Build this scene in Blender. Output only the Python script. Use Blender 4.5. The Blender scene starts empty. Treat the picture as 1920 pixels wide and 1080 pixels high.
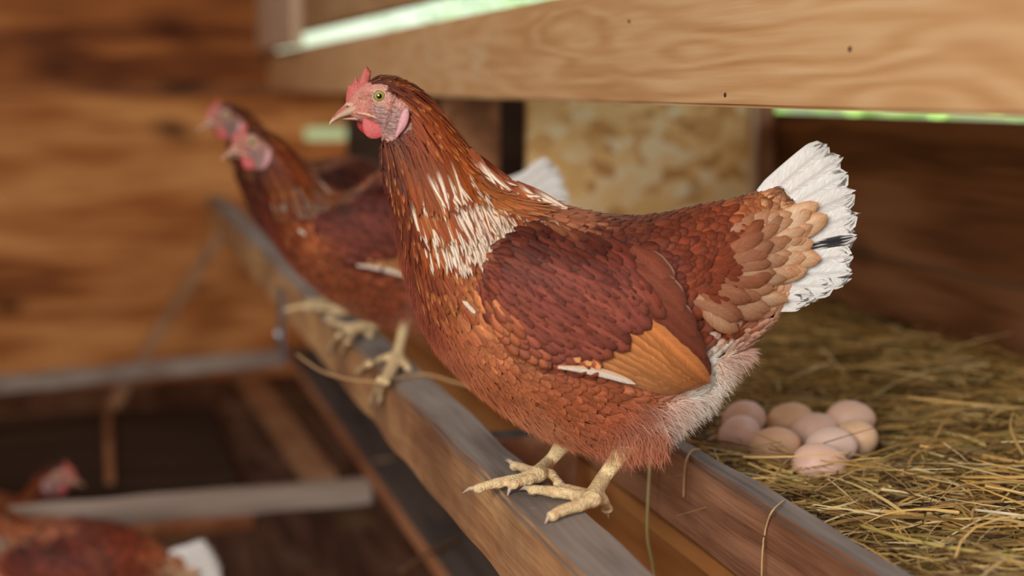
import bpy, bmesh, math, random
import numpy as np
from mathutils import Vector, Matrix, noise
from mathutils.bvhtree import BVHTree
random.seed(7)
rnd = random.random
def ru(a, b): return a + (b-a)*rnd()
SC = bpy.context.scene
COL = SC.collection

# ------------------------------------------------------------------ camera
FPX = 2666.67
PH = math.atan(380/FPX); TH = math.atan(780*math.cos(PH)/FPX)
CAM = Vector((0, 0, 1.0))
FW = Vector((math.sin(TH)*math.cos(PH), math.cos(TH)*math.cos(PH), -math.sin(PH)))
RT = Vector((math.cos(TH), -math.sin(TH), 0)); UP = RT.cross(FW)
cd = bpy.data.cameras.new('camera'); cam = bpy.data.objects.new('camera', cd); COL.objects.link(cam)
cam.location = CAM; cam.rotation_euler = (math.pi/2-PH, 0, -TH)
cd.lens = 50; cd.sensor_width = 36; cd.clip_start = .05; cd.clip_end = 200
cd.dof.use_dof = True; cd.dof.focus_distance = 1.30; cd.dof.aperture_fstop = 2.3
SC.camera = cam
vs = SC.view_settings
vs.view_transform = 'Standard'; vs.look = 'None'; vs.gamma = 1; vs.use_curve_mapping = False
vs.exposure = 0.15

# ------------------------------------------------------------------ world: hazy bright sky over a green garden
W = bpy.data.worlds.new('world'); SC.world = W; W.use_nodes = True
nt = W.node_tree; nt.nodes.clear()
def N(t, k, **kw):
    n = t.nodes.new(k)
    for a, b in kw.items():
        if hasattr(n, a): setattr(n, a, b)
    return n
tc = N(nt, 'ShaderNodeTexCoord'); sx = N(nt, 'ShaderNodeSeparateXYZ'); rp = N(nt, 'ShaderNodeValToRGB')
nt.links.new(tc.outputs['Generated'], sx.inputs[0])
mr = N(nt, 'ShaderNodeMapRange'); mr.inputs[1].default_value = -1; mr.inputs[2].default_value = 1
nt.links.new(sx.outputs['Z'], mr.inputs[0]); nt.links.new(mr.outputs[0], rp.inputs[0])
e = rp.color_ramp.elements
e[0].position = 0; e[0].color = (.16, .17, .10, 1)
e[1].position = 1; e[1].color = (.80, .90, 1.0, 1)
for p, c in ((.49, (.30, .36, .18, 1)), (.515, (.72, .86, .62, 1)), (.56, (.90, .98, .92, 1)), (.66, (.93, .97, 1.0, 1))):
    q = e.new(p); q.color = c
bg = N(nt, 'ShaderNodeBackground'); bg.inputs[1].default_value = 1.25
wo = N(nt, 'ShaderNodeOutputWorld')
nt.links.new(rp.outputs[0], bg.inputs[0]); nt.links.new(bg.outputs[0], wo.inputs[0])

def area(name, loc, target, sx_, sy_, power, col):
    l = bpy.data.lights.new(name, 'AREA'); l.shape = 'RECTANGLE'; l.size = sx_; l.size_y = sy_
    l.energy = power; l.color = col
    o = bpy.data.objects.new(name, l); COL.objects.link(o); o.location = loc
    o.rotation_euler = (Vector(target)-Vector(loc)).to_track_quat('-Z', 'Y').to_euler()
    return o
# daylight from the coop's open door, behind and left of the camera
area('door_daylight', (-1.3, -1.0, 1.9), (.45, 1.6, .7), 1.2, 1.5, 78, (1.0, .955, .89))
sl = bpy.data.lights.new('sun', 'SUN'); sl.energy = 6.5; sl.angle = .01; sl.color = (1, .96, .88)
sun = bpy.data.objects.new('sun', sl); COL.objects.link(sun); sun.rotation_euler = (math.radians(-12), math.radians(-32), 0)
area('far_wall_fill', (-.7, 2.9, 2.3), (.0, 3.6, .4), 1.2, 1.6, 20, (1.0, .96, .90))  # added fill lamp overhead, brightens the far wall

# ------------------------------------------------------------------ pixel helpers
def ray(x, y): return FW*FPX + RT*(x-960) + UP*(540-y)
def on(ax, v, x, y):
    d = ray(x, y); return CAM + d*((v-CAM[ax])/d[ax])
def lin(c):
    return tuple((v/255/12.92 if v/255 <= .04045 else ((v/255+.055)/1.055)**2.4) for v in c)

# ------------------------------------------------------------------ materials
def new_mat(name):
    m = bpy.data.materials.new(name); m.use_nodes = True; t = m.node_tree; t.nodes.clear()
    b = N(t, 'ShaderNodeBsdfPrincipled'); o = N(t, 'ShaderNodeOutputMaterial'); t.links.new(b.outputs[0], o.inputs[0])
    return m, t, b
def ramp(t, stops):
    r = N(t, 'ShaderNodeValToRGB'); el = r.color_ramp.elements
    el[0].position = stops[0][0]; el[0].color = (*stops[0][1], 1)
    el[1].position = stops[-1][0]; el[1].color = (*stops[-1][1], 1)
    for p, c in stops[1:-1]:
        q = el.new(p); q.color = (*c, 1)
    return r
def wood(name, dark, mid, light, axis='Y', scale=1.0, rough=.6, knots=.5, ring=1.0, bump=.25, stain=None, seed=0, fine=1.0, plank=0):
    m, t, b = new_mat(name); L = t.links.new
    g_ = N(t, 'ShaderNodeNewGeometry')
    class c: outputs = {'Object': g_.outputs['Position']}
    mp = N(t, 'ShaderNodeMapping')
    L(c.outputs['Object'], mp.inputs[0]); mp.inputs['Location'].default_value = (seed*3.1, seed*1.7, seed*2.3)
    s = {'X': (.12, 1, 1), 'Y': (1, .12, 1), 'Z': (1, 1, .12)}[axis]
    mp.inputs['Scale'].default_value = s
    n1 = N(t, 'ShaderNodeTexNoise'); n1.inputs['Scale'].default_value = 7*scale; n1.inputs['Detail'].default_value = 3
    L(mp.outputs[0], n1.inputs['Vector'])
    # growth rings: warped distance field
    mx = N(t, 'ShaderNodeMath', operation='MULTIPLY'); mx.inputs[1].default_value = 26*ring
    L(n1.outputs['Fac'], mx.inputs[0])
    sn = N(t, 'ShaderNodeMath', operation='SINE'); L(mx.outputs[0], sn.inputs[0])
    n2 = N(t, 'ShaderNodeTexNoise'); n2.inputs['Scale'].default_value = 130*fine; n2.inputs['Detail'].default_value = 4
    mp2 = N(t, 'ShaderNodeMapping'); L(c.outputs['Object'], mp2.inputs[0])
    mp2.inputs['Scale'].default_value = {'X': (.04, 1, 1), 'Y': (1, .04, 1), 'Z': (1, 1, .04)}[axis]
    L(mp2.outputs[0], n2.inputs['Vector'])
    a1 = N(t, 'ShaderNodeMath', operation='MULTIPLY_ADD'); a1.inputs[1].default_value = .13; a1.inputs[2].default_value = .05
    L(sn.outputs[0], a1.inputs[0])
    a2 = N(t, 'ShaderNodeMath', operation='MULTIPLY_ADD'); a2.inputs[1].default_value = .55
    L(n2.outputs['Fac'], a2.inputs[0]); L(a1.outputs[0], a2.inputs[2])
    n3 = N(t, 'ShaderNodeTexNoise'); n3.inputs['Scale'].default_value = 3.2*scale; n3.inputs['Detail'].default_value = 2
    mp3 = N(t, 'ShaderNodeMapping'); L(c.outputs['Object'], mp3.inputs[0]); mp3.inputs['Location'].default_value = (seed, 4, seed*2)
    mp3.inputs['Scale'].default_value = {'X': (.5, 1, 1), 'Y': (1, .5, 1), 'Z': (1, 1, .5)}[axis]
    L(mp3.outputs[0], n3.inputs['Vector'])
    a3 = N(t, 'ShaderNodeMath', operation='MULTIPLY_ADD'); a3.inputs[1].default_value = .45
    L(n3.outputs['Fac'], a3.inputs[0]); L(a2.outputs[0], a3.inputs[2])
    fac = a3.outputs[0]
    if plank:
        sp = N(t, 'ShaderNodeSeparateXYZ'); L(c.outputs['Object'], sp.inputs[0])
        fl = N(t, 'ShaderNodeMath', operation='MULTIPLY'); fl.inputs[1].default_value = 1/plank
        L(sp.outputs['Z' if axis != 'Z' else 'X'], fl.inputs[0])
        f2 = N(t, 'ShaderNodeMath', operation='FLOOR'); L(fl.outputs[0], f2.inputs[0])
        wn = N(t, 'ShaderNodeTexWhiteNoise', noise_dimensions='1D'); L(f2.outputs[0], wn.inputs['W'])
        a4 = N(t, 'ShaderNodeMath', operation='MULTIPLY_ADD'); a4.inputs[1].default_value = .22; 
        L(wn.outputs['Value'], a4.inputs[0])
        sb = N(t, 'ShaderNodeMath', operation='SUBTRACT'); sb.inputs[1].default_value = .11; L(fac, sb.inputs[0])
        L(sb.outputs[0], a4.inputs[2]); fac = a4.outputs[0]
    r = ramp(t, [(.25, dark), (.5, mid), (.8, light)]); L(fac, r.inputs[0])
    out = r.outputs[0]
    if knots:
        v = N(t, 'ShaderNodeTexVoronoi'); v.inputs['Scale'].default_value = 4.2*scale
        mpk = N(t, 'ShaderNodeMapping'); L(c.outputs['Object'], mpk.inputs[0]); mpk.inputs['Location'].default_value = (seed*.7, 1+seed*.37, 2+seed)
        mpk.inputs['Scale'].default_value = {'X': (.6, .6, 1.2), 'Y': (.6, .6, 1.2), 'Z': (1, 1, .6)}[axis]
        wk = N(t, 'ShaderNodeMix', data_type='RGBA', blend_type='ADD'); wk.inputs[0].default_value = .25; L(mpk.outputs[0], wk.inputs[6]); L(n3.outputs['Color'], wk.inputs[7])
        L(wk.outputs[2], v.inputs['Vector'])
        kr = ramp(t, [(.08, (1, 1, 1)), (.16, (.5, .5, .5)), (.30, (0, 0, 0))]); L(v.outputs['Distance'], kr.inputs[0])
        km = N(t, 'ShaderNodeMath', operation='MULTIPLY'); km.inputs[1].default_value = knots; L(kr.outputs[0], km.inputs[0])
        mk = N(t, 'ShaderNodeMix', data_type='RGBA'); L(km.outputs[0], mk.inputs[0]); L(out, mk.inputs[6])
        mk.inputs[7].default_value = (dark[0]*.45, dark[1]*.4, dark[2]*.35, 1); out = mk.outputs[2]
    if stain:
        n4 = N(t, 'ShaderNodeTexNoise'); n4.inputs['Scale'].default_value = stain[1]; n4.inputs['Detail'].default_value = 5
        L(c.outputs['Object'], n4.inputs['Vector'])
        sr = ramp(t, [(stain[2], (0, 0, 0)), (stain[2]+.12, (1, 1, 1))]); L(n4.outputs['Fac'], sr.inputs[0])
        sm = N(t, 'ShaderNodeMath', operation='MULTIPLY'); sm.inputs[1].default_value = stain[3]; L(sr.outputs[0], sm.inputs[0])
        mk = N(t, 'ShaderNodeMix', data_type='RGBA'); L(sm.outputs[0], mk.inputs[0]); L(out, mk.inputs[6])
        mk.inputs[7].default_value = (*stain[0], 1); out = mk.outputs[2]
    L(out, b.inputs['Base Color']); b.inputs['Roughness'].default_value = rough; b.inputs['Specular IOR Level'].default_value = .32 if rough < .5 else .14
    bp = N(t, 'ShaderNodeBump'); bp.inputs['Strength'].default_value = bump; bp.inputs['Distance'].default_value = .002
    L(a2.outputs[0], bp.inputs['Height']); L(bp.outputs[0], b.inputs['Normal'])
    return m
def plain(name, col, rough=.5, metal=0, noise_s=0, amt=.2, bump=0, sss=0, spec=.5):
    m, t, b = new_mat(name); L = t.links.new
    b.inputs['Roughness'].default_value = rough; b.inputs['Metallic'].default_value = metal
    b.inputs['Specular IOR Level'].default_value = spec
    if sss:
        b.inputs['Subsurface Weight'].default_value = sss; b.inputs['Subsurface Radius'].default_value = (1, .35, .2)
        b.inputs['Subsurface Scale'].default_value = .004
    if noise_s:
        c = N(t, 'ShaderNodeTexCoord'); n = N(t, 'ShaderNodeTexNoise'); n.inputs['Scale'].default_value = noise_s; n.inputs['Detail'].default_value = 4
        L(c.outputs['Object'], n.inputs['Vector'])
        r = ramp(t, [(.3, tuple(v*(1-amt) for v in col)), (.7, tuple(min(1, v*(1+amt)) for v in col))]); L(n.outputs['Fac'], r.inputs[0])
        L(r.outputs[0], b.inputs['Base Color'])
        if bump:
            bp = N(t, 'ShaderNodeBump'); bp.inputs['Strength'].default_value = bump; bp.inputs['Distance'].default_value = .001
            L(n.outputs['Fac'], bp.inputs['Height']); L(bp.outputs[0], b.inputs['Normal'])
    else: b.inputs['Base Color'].default_value = (*col, 1)
    return m

M = {}
M['perch_side'] = wood('perch_side_wood', (.20, .085, .04), (.44, .22, .105), (.68, .42, .20), scale=1.6, knots=.25, ring=.6, fine=2.6, bump=.5, stain=((.17, .08, .05), 5, .50, .55), seed=1)
M['perch_top'] = wood('worn_skylit_grey_wood', (.125, .10, .09), (.215, .18, .16), (.32, .275, .25), scale=2, knots=0, rough=.75, seed=2, stain=((.42, .39, .37), 38, .66, .5), fine=1.6)  # grey is part wear, part cool sky light painted into the tone
M['nest_side'] = wood('nest_board_wood', (.15, .065, .035), (.29, .135, .075), (.46, .24, .14), scale=1.8, knots=.6, ring=.9, fine=2.6, bump=.5, seed=3)
M['header'] = wood('pale_plank_wood', (.54, .28, .12), (.66, .385, .185), (.78, .52, .29), scale=1.3, knots=.08, ring=3.0, rough=.42, bump=.5, fine=1.3, seed=4, stain=((.70, .56, .40), 5.5, .64, .6))
M['header_up'] = wood('upper_plank_wood', (.30, .16, .07), (.42, .25, .12), (.5, .32, .17), scale=1.2, knots=.1, seed=9)
M['far'] = wood('far_wall_wood', (.14, .036, .009), (.44, .148, .038), (.76, .35, .12), axis='X', scale=1.1, knots=.9, ring=.7, seed=5, plank=.24)
M['right'] = wood('right_wall_wood', (.13, .052, .022), (.25, .105, .048), (.38, .18, .095), scale=1.3, knots=.8, seed=6, plank=.21)
M['orange'] = wood('orange_panel_wood', (.40, .15, .045), (.60, .25, .08), (.72, .36, .13), scale=1, knots=.2, seed=7)
M['rail'] = wood('rail_side_wood', (.25, .09, .04), (.42, .17, .08), (.5, .24, .12), scale=1, knots=0, seed=8)
M['rail_top'] = wood('dark_grey_wood', (.045, .037, .035), (.075, .062, .058), (.12, .10, .09), scale=1.5, knots=0, rough=.8, seed=10)
M['rung'] = wood('rung_wood', (.20, .14, .11), (.34, .27, .23), (.46, .38, .33), axis='X', scale=1.4, knots=.2, rough=.7, seed=11)
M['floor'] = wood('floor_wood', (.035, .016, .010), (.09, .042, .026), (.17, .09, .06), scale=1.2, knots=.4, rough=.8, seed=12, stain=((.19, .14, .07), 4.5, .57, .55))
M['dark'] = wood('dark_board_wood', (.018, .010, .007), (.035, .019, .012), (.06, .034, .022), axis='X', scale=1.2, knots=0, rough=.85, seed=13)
M['brace'] = wood('brace_wood', (.22, .10, .05), (.36, .18, .09), (.46, .26, .15), axis='Z', scale=1.5, knots=.2, seed=14)
M['post'] = wood('pale_post_wood', (.5, .32, .2), (.66, .47, .33), (.76, .58, .43), axis='Z', scale=1, knots=0, seed=15)
M['metal'] = plain('galvanised_metal', (.20, .21, .25), .45, .6, 60, .3)
M['bolt'] = plain('bolt_steel', (.62, .64, .72), .3, .8)
# OSB: overlapping flakes
def osb():
    m, t, b = new_mat('osb_board'); L = t.links.new
    c = N(t, 'ShaderNodeTexCoord'); mp = N(t, 'ShaderNodeMapping'); L(c.outputs['Object'], mp.inputs[0])
    w = N(t, 'ShaderNodeTexNoise'); w.inputs['Scale'].default_value = 9; L(mp.outputs[0], w.inputs['Vector'])
    ad = N(t, 'ShaderNodeMix', data_type='RGBA', blend_type='ADD'); ad.inputs[0].default_value = .12; L(mp.outputs[0], ad.inputs[6]); L(w.outputs['Color'], ad.inputs[7])
    v = N(t, 'ShaderNodeTexVoronoi'); v.inputs['Scale'].default_value = 46; v.inputs['Randomness'].default_value = 1
    mp2 = N(t, 'ShaderNodeMapping'); mp2.inputs['Scale'].default_value = (.5, 1, .9); mp2.inputs['Rotation'].default_value = (0, .7, 0)
    L(ad.outputs[2], mp2.inputs[0]); L(mp2.outputs[0], v.inputs['Vector'])
    bw = N(t, 'ShaderNodeRGBToBW'); L(v.outputs['Color'], bw.inputs[0])
    r = ramp(t, [(.1, (.56, .27, .08)), (.35, (.86, .53, .20)), (.6, (.90, .62, .30)), (.9, (.97, .84, .58))]); L(bw.outputs[0], r.inputs[0])
    n = N(t, 'ShaderNodeTexNoise'); n.inputs['Scale'].default_value = 14; L(mp.outputs[0], n.inputs['Vector'])
    r2 = ramp(t, [(.62, (0, 0, 0)), (.70, (.6, .6, .6))]); L(n.outputs['Fac'], r2.inputs[0])
    mk = N(t, 'ShaderNodeMix', data_type='RGBA'); L(r2.outputs[0], mk.inputs[0]); L(r.outputs[0], mk.inputs[6]); mk.inputs[7].default_value = (.50, .24, .06, 1)
    L(mk.outputs[2], b.inputs['Base Color']); b.inputs['Roughness'].default_value = .6
    return m
M['osb'] = osb()

# vertex-coloured material for feathers, skin, hay
def feather_mat(name, barb=1.0, rough=.5, bscale=90):
    m, t, b = new_mat(name); L = t.links.new
    at = N(t, 'ShaderNodeAttribute'); at.attribute_name = 'tint'
    uv = N(t, 'ShaderNodeUVMap'); uv.uv_map = 'vane'
    sp = N(t, 'ShaderNodeSeparateXYZ'); L(uv.outputs[0], sp.inputs[0])
    ab = N(t, 'ShaderNodeMath', operation='ABSOLUTE'); L(sp.outputs['X'], ab.inputs[0])
    # barbs run outwards and towards the tip: coordinate along the quill minus a share of the distance from the quill
    k = N(t, 'ShaderNodeMath', operation='MULTIPLY_ADD'); k.inputs[1].default_value = -.0016; L(ab.outputs[0], k.inputs[0]); L(sp.outputs['Y'], k.inputs[2])
    cb = N(t, 'ShaderNodeCombineXYZ'); L(k.outputs[0], cb.inputs[1])
    s1 = N(t, 'ShaderNodeMath', operation='MULTIPLY'); s1.inputs[1].default_value = .00012; L(sp.outputs['X'], s1.inputs[0]); L(s1.outputs[0], cb.inputs[0])
    n = N(t, 'ShaderNodeTexNoise'); n.inputs['Scale'].default_value = 1500; n.inputs['Detail'].default_value = 2; L(cb.outputs[0], n.inputs['Vector'])
    mr = N(t, 'ShaderNodeMapRange'); mr.inputs[1].default_value = .3; mr.inputs[2].default_value = .7; mr.inputs[3].default_value = 1-.34*barb; mr.inputs[4].default_value = 1+.26*barb
    L(n.outputs['Fac'], mr.inputs[0])
    mk = N(t, 'ShaderNodeVectorMath', operation='SCALE'); L(at.outputs['Color'], mk.inputs[0]); L(mr.outputs[0], mk.inputs['Scale'])
    L(mk.outputs[0], b.inputs['Base Color']); b.inputs['Roughness'].default_value = rough
    b.inputs['Specular IOR Level'].default_value = .22
    b.inputs['Sheen Weight'].default_value = .04; b.inputs['Sheen Roughness'].default_value = .4
    bp = N(t, 'ShaderNodeBump'); bp.inputs['Strength'].default_value = .45*barb; bp.inputs['Distance'].default_value = .0006
    L(n.outputs['Fac'], bp.inputs['Height']); L(bp.outputs[0], b.inputs['Normal'])
    return m
M['feather'] = feather_mat('feather_vane')
M['down'] = feather_mat('down_fluff', .2, .8)
def tint_mat(name, rough, sss=0, nscale=0, amt=.2, bump=.3, spec=.4, vor=0):
    m, t, b = new_mat(name); L = t.links.new
    at = N(t, 'ShaderNodeAttribute'); at.attribute_name = 'tint'
    col = at.outputs['Color']; b.inputs['Roughness'].default_value = rough; b.inputs['Specular IOR Level'].default_value = spec
    if nscale:
        c = N(t, 'ShaderNodeTexCoord'); n = N(t, 'ShaderNodeTexNoise'); n.inputs['Scale'].default_value = nscale; n.inputs['Detail'].default_value = 4
        L(c.outputs['Object'], n.inputs['Vector'])
        mr = N(t, 'ShaderNodeMapRange'); mr.inputs[1].default_value = .3; mr.inputs[2].default_value = .7; mr.inputs[3].default_value = 1-amt; mr.inputs[4].default_value = 1+amt
        L(n.outputs['Fac'], mr.inputs[0])
        mk = N(t, 'ShaderNodeVectorMath', operation='SCALE'); L(col, mk.inputs[0]); L(mr.outputs[0], mk.inputs['Scale']); col = mk.outputs[0]
        bp = N(t, 'ShaderNodeBump'); bp.inputs['Strength'].default_value = bump; bp.inputs['Distance'].default_value = .0012
        h = n.outputs['Fac']
        if vor:
            v = N(t, 'ShaderNodeTexVoronoi'); v.inputs['Scale'].default_value = vor; L(c.outputs['Object'], v.inputs['Vector']); h = v.outputs['Distance']
        L(h, bp.inputs['Height']); L(bp.outputs[0], b.inputs['Normal'])
    if sss:
        b.inputs['Subsurface Weight'].default_value = sss; b.inputs['Subsurface Radius'].default_value = (1, .35, .2); b.inputs['Subsurface Scale'].default_value = .003
    L(col, b.inputs['Base Color'])
    return m
M['skin'] = tint_mat('hen_skin', .5, .15, 330, .16, .7, vor=420)
M['beak'] = tint_mat('beak_horn', .35, .1, 120, .08, .15)
M['comb'] = tint_mat('comb_flesh', .5, .3, 500, .14, .28, vor=900)
M['hay'] = tint_mat('dry_hay', .6, 0, 0)
M['egg'] = plain('egg_shell', lin((238, 200, 178)), .5, 0, 40, .07, .06, .15)

# ------------------------------------------------------------------ mesh accumulator
class MB:
    def __init__(s): s.v = []; s.f = []; s.c = []; s.u = []
    def grid(s, P, Cc, UV=None):
        """P: rows x cols of points; Cc same of colours"""
        r, c = len(P), len(P[0]); b = len(s.v)
        for i in range(r):
            for j in range(c):
                s.v.append(tuple(P[i][j])); s.c.append(Cc[i][j]); s.u.append(UV[i][j] if UV else (0, 0))
        for i in range(r-1):
            for j in range(c-1):
                a = b+i*c+j; s.f.append((a, a+1, a+c+1, a+c))
    def tube(s, pts, rads, seg=8, col=(1, 1, 1), cap=True, flat=1.0):
        b = len(s.v); n = len(pts); pts = [Vector(p) for p in pts]
        ref = Vector((0, 0, 1))
        for i, p in enumerate(pts):
            d = (pts[min(i+1, n-1)]-pts[max(i-1, 0)]).normalized()
            r0 = ref if abs(d.dot(ref)) < .95 else Vector((1, 0, 0))
            a = d.cross(r0).normalized(); bb = a.cross(d)
            cc = col[i] if isinstance(col, list) else col
            for k in range(seg):
                t = 2*math.pi*k/seg
                s.v.append(tuple(p+a*(math.cos(t)*rads[i])+bb*(math.sin(t)*rads[i]*flat))); s.c.append(cc); s.u.append((0, 0))
        for i in range(n-1):
            for k in range(seg):
                k2 = (k+1) % seg; s.f.append((b+i*seg+k, b+i*seg+k2, b+(i+1)*seg+k2, b+(i+1)*seg+k))
        if cap:
            s.f.append(tuple(b+k for k in range(seg))[::-1]); s.f.append(tuple(b+(n-1)*seg+k for k in range(seg)))
    def ball(s, c, r, col=(1, 1, 1), sc=(1, 1, 1), rings=10, seg=16, axes=None):
        b = len(s.v); c = Vector(c)
        for i in range(rings+1):
            t = math.pi*i/rings
            for k in range(seg):
                p = 2*math.pi*k/seg
                q = Vector((math.sin(t)*math.cos(p)*r*sc[0], math.sin(t)*math.sin(p)*r*sc[1], math.cos(t)*r*sc[2]))
                if axes: q = axes @ q
                s.v.append(tuple(c+q)); s.c.append(col(q) if callable(col) else col); s.u.append((0, 0))
        for i in range(rings):
            for k in range(seg):
                k2 = (k+1) % seg; s.f.append((b+i*seg+k, b+(i+1)*seg+k, b+(i+1)*seg+k2, b+i*seg+k2))
    def mesh(s, name, mat, smooth=True):
        me = bpy.data.meshes.new(name); me.from_pydata(s.v, [], s.f)
        if s.c:
            a = me.color_attributes.new('tint', 'FLOAT_COLOR', 'POINT')
            arr = np.ones((len(s.v), 4), np.float32); arr[:, :3] = np.array(s.c, np.float32); a.data.foreach_set('color', arr.ravel())
            uvl = me.uv_layers.new(name='vane'); li = np.empty(len(me.loops), np.int32); me.loops.foreach_get('vertex_index', li)
            uvl.data.foreach_set('uv', np.array(s.u, np.float32)[li].ravel())
        if mat: me.materials.append(mat)
        if smooth: me.polygons.foreach_set('use_smooth', [True]*len(me.polygons))
        me.update(); return me
    def build(s, name, mat, parent=None, smooth=True):
        o = bpy.data.objects.new(name, s.mesh(name, mat, smooth)); COL.objects.link(o)
        if parent: o.parent = parent
        return o

def tag(o, label=None, cat=None, group=None, kind=None):
    if label: o['label'] = label
    if cat: o['category'] = cat
    if group: o['group'] = group
    if kind: o['kind'] = kind
    return o
def empty(name, loc, rz=0, label=None, cat=None, group=None):
    o = bpy.data.objects.new(name, None); COL.objects.link(o); o.location = loc; o.rotation_euler = (0, 0, rz)
    o.empty_display_size = .05
    return tag(o, label, cat, group)

def board(name, lo, hi, mat, parent=None, bevel=.003, top=None, wob=0, seg=None, origin=None):
    """a timber between two corners; top = material of the upper face; wob = unevenness of edges (m)"""
    bm = bmesh.new(); bmesh.ops.create_cube(bm, size=1)
    lo = Vector(lo); hi = Vector(hi); c = (lo+hi)/2; d = hi-lo
    for v in bm.verts: v.co = Vector((v.co[i]*d[i] for i in range(3)))
    ax = max(range(3), key=lambda i: d[i])
    if wob:
        ed = [e for e in bm.edges if abs((e.verts[0].co-e.verts[1].co)[ax]) > d[ax]*.5]
        bmesh.ops.subdivide_edges(bm, edges=ed, cuts=int(d[ax]/.03), use_grid_fill=True)
    if bevel:
        es = [e for e in bm.edges if len(e.link_faces) == 2 and e.calc_face_angle(0) > .5]
        bmesh.ops.bevel(bm, geom=es, offset=bevel, segments=2, affect='EDGES')
    if wob:
        for v in bm.verts:
            q = (v.co+c)*9
            for i in range(3):
                if i != ax: v.co[i] += wob*noise.noise(Vector((q[ax], i*7.3+(5 if v.co[i] > 0 else 0), (3 if v.co[(i+1) % 3] > 0 else 0))))
    me = bpy.data.meshes.new(name); bm.to_mesh(me); bm.free()
    me.materials.append(mat)
    if top:
        me.materials.append(top)
        for p in me.polygons:
            if p.normal.z > .3: p.material_index = 1
    o = bpy.data.objects.new(name, me); COL.objects.link(o)
    if parent: o.parent = parent; c = c-parent.location
    o.location = c
    return o

# ------------------------------------------------------------------ the coop
PZ = .63                                   # top of perch and nest board
FARY = 4.9; WX = 1.25
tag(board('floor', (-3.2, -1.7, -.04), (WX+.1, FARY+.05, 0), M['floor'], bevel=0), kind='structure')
# far wall: planks, with a small hole behind the nests where the garden shows
def far_wall():
    w = empty('wall_far', (0, 0, 0)); tag(w, kind='structure')
    z = 0
    for i in range(9):
        z1 = z+.247
        zz1 = min(z1, 2.35); xr = WX if z < .97 else .592
        if i == 3:                          # plank with the notch
            a = on(1, FARY, 572, 240); b2 = on(1, FARY, 652, 262)
            board('plank', (-3.1, FARY, z), (a.x, FARY+.03, zz1), M['far'], w)
            board('plank', (b2.x, FARY, z), (WX, FARY+.03, zz1), M['far'], w)
            board('plank', (a.x-.001, FARY+.001, z), (b2.x+.001, FARY+.029, b2.z), M['far'], w, bevel=0)
            board('plank', (a.x-.001, FARY+.001, a.z), (b2.x+.001, FARY+.029, zz1), M['far'], w, bevel=0)
        else:
            board('plank', (-3.1, FARY, z), (xr, FARY+.03, zz1), M['far'], w, bevel=.0015)
        z = z1+.0004
far_wall()
# right wall behind the nests: boards up to .948, open above them to the eaves
rw = tag(empty('wall_right', (0, 0, 0)), kind='structure')
z = 0
for h in (.235, .235, .235, .232):
    board('plank', (WX, -1.6, z), (WX+.03, FARY, z+h), M['right'], rw); z += h+.0035
board('plank', (WX, -1.6, 1.55), (WX+.03, FARY, 2.35), M['right'], rw)
tag(board('unseen_wall_left', (-2.6, -.2, 0), (-2.56, FARY, 2.36), M['right'], bevel=0), kind='structure')  # out of view, added to keep ambient light out
tag(board('unseen_wall_front', (-.75, -1.64, 0), (WX+.03, -1.6, 2.36), M['right'], bevel=0), kind='structure')  # added behind the camera to cut fill light, door gap at left
tag(board('unseen_ceiling', (-2.6, -1.7, 2.36), (WX+.9, FARY+.1, 2.40), M['header_up'], bevel=0), kind='structure')  # out of view, spread wide to hold back ambient light and sun
NX = .556
tag(board('trim_corner', (NX-.030, on(0, NX-.03, 546, 50).y, 1.112), (NX+.0035, FARY-.005, 2.35), M['post']), kind='structure')

NX = .556
nest = empty('nest_box', (NX, 1.0, 0), 0, 'long wooden nest box full of hay along the right wall, grey-topped brown front board', 'nest box')
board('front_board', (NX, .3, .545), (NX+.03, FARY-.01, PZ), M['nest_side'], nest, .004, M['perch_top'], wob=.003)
board('lower_panel', (.64, .3, 0), (.66, FARY-.01, .499), M['orange'], nest, .001)
hb = board('header_plank', (NX+.004, .3, .980), (NX+.034, FARY-.01, 1.108), M['header'], nest, .003)
ub = board('upper_plank', (NX+.004, .3, 1.148), (NX+.034, FARY-.01, 1.60), M['header_up'], nest, .003)
board('bottom_board', (NX+.031, .3, .50), (WX-.005, FARY-.01, .52), M['orange'], nest, 0)
DY = 2.5
a = on(1, DY, 990, 300); b = on(1, DY, 1404, 300); c2 = on(1, DY, 938, 300)
board('osb_partition', (a.x, DY, .521), (b.x, DY+.018, 1.06), M['osb'], nest, .001)['label'] = 'pale chipboard partition panel'
board('partition_edge', (b.x-.0, DY-.012, .521), (b.x+.012, DY+.02, 1.06), M['post'], nest, .002)
board('partition_post', (b.x+.013, DY-.01, .521), (WX-.003, DY+.05, 1.06), M['nest_side'], nest, .003)
board('partition_board', (NX+.036, DY, .521), (c2.x, DY+.02, 1.06), M['right'], nest, .002)
board('cross_board', (NX+.036, 3.5, .521), (WX-.003, 3.52, 1.04), M['dark'], nest, 0)
# nail holes in the header plank
for x, y in ((928, 65), (926, 134), (1360, 178), (1594, 92), (1180, 40)):
    nh = MB(); p = on(0, NX+.004, x, y); nh.ball(p-nest.location, .0024, (.05, .02, .01), (.6, 1, 1), 6, 8)
    nh.build('nail_hole', M['hay'], nest)

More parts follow.
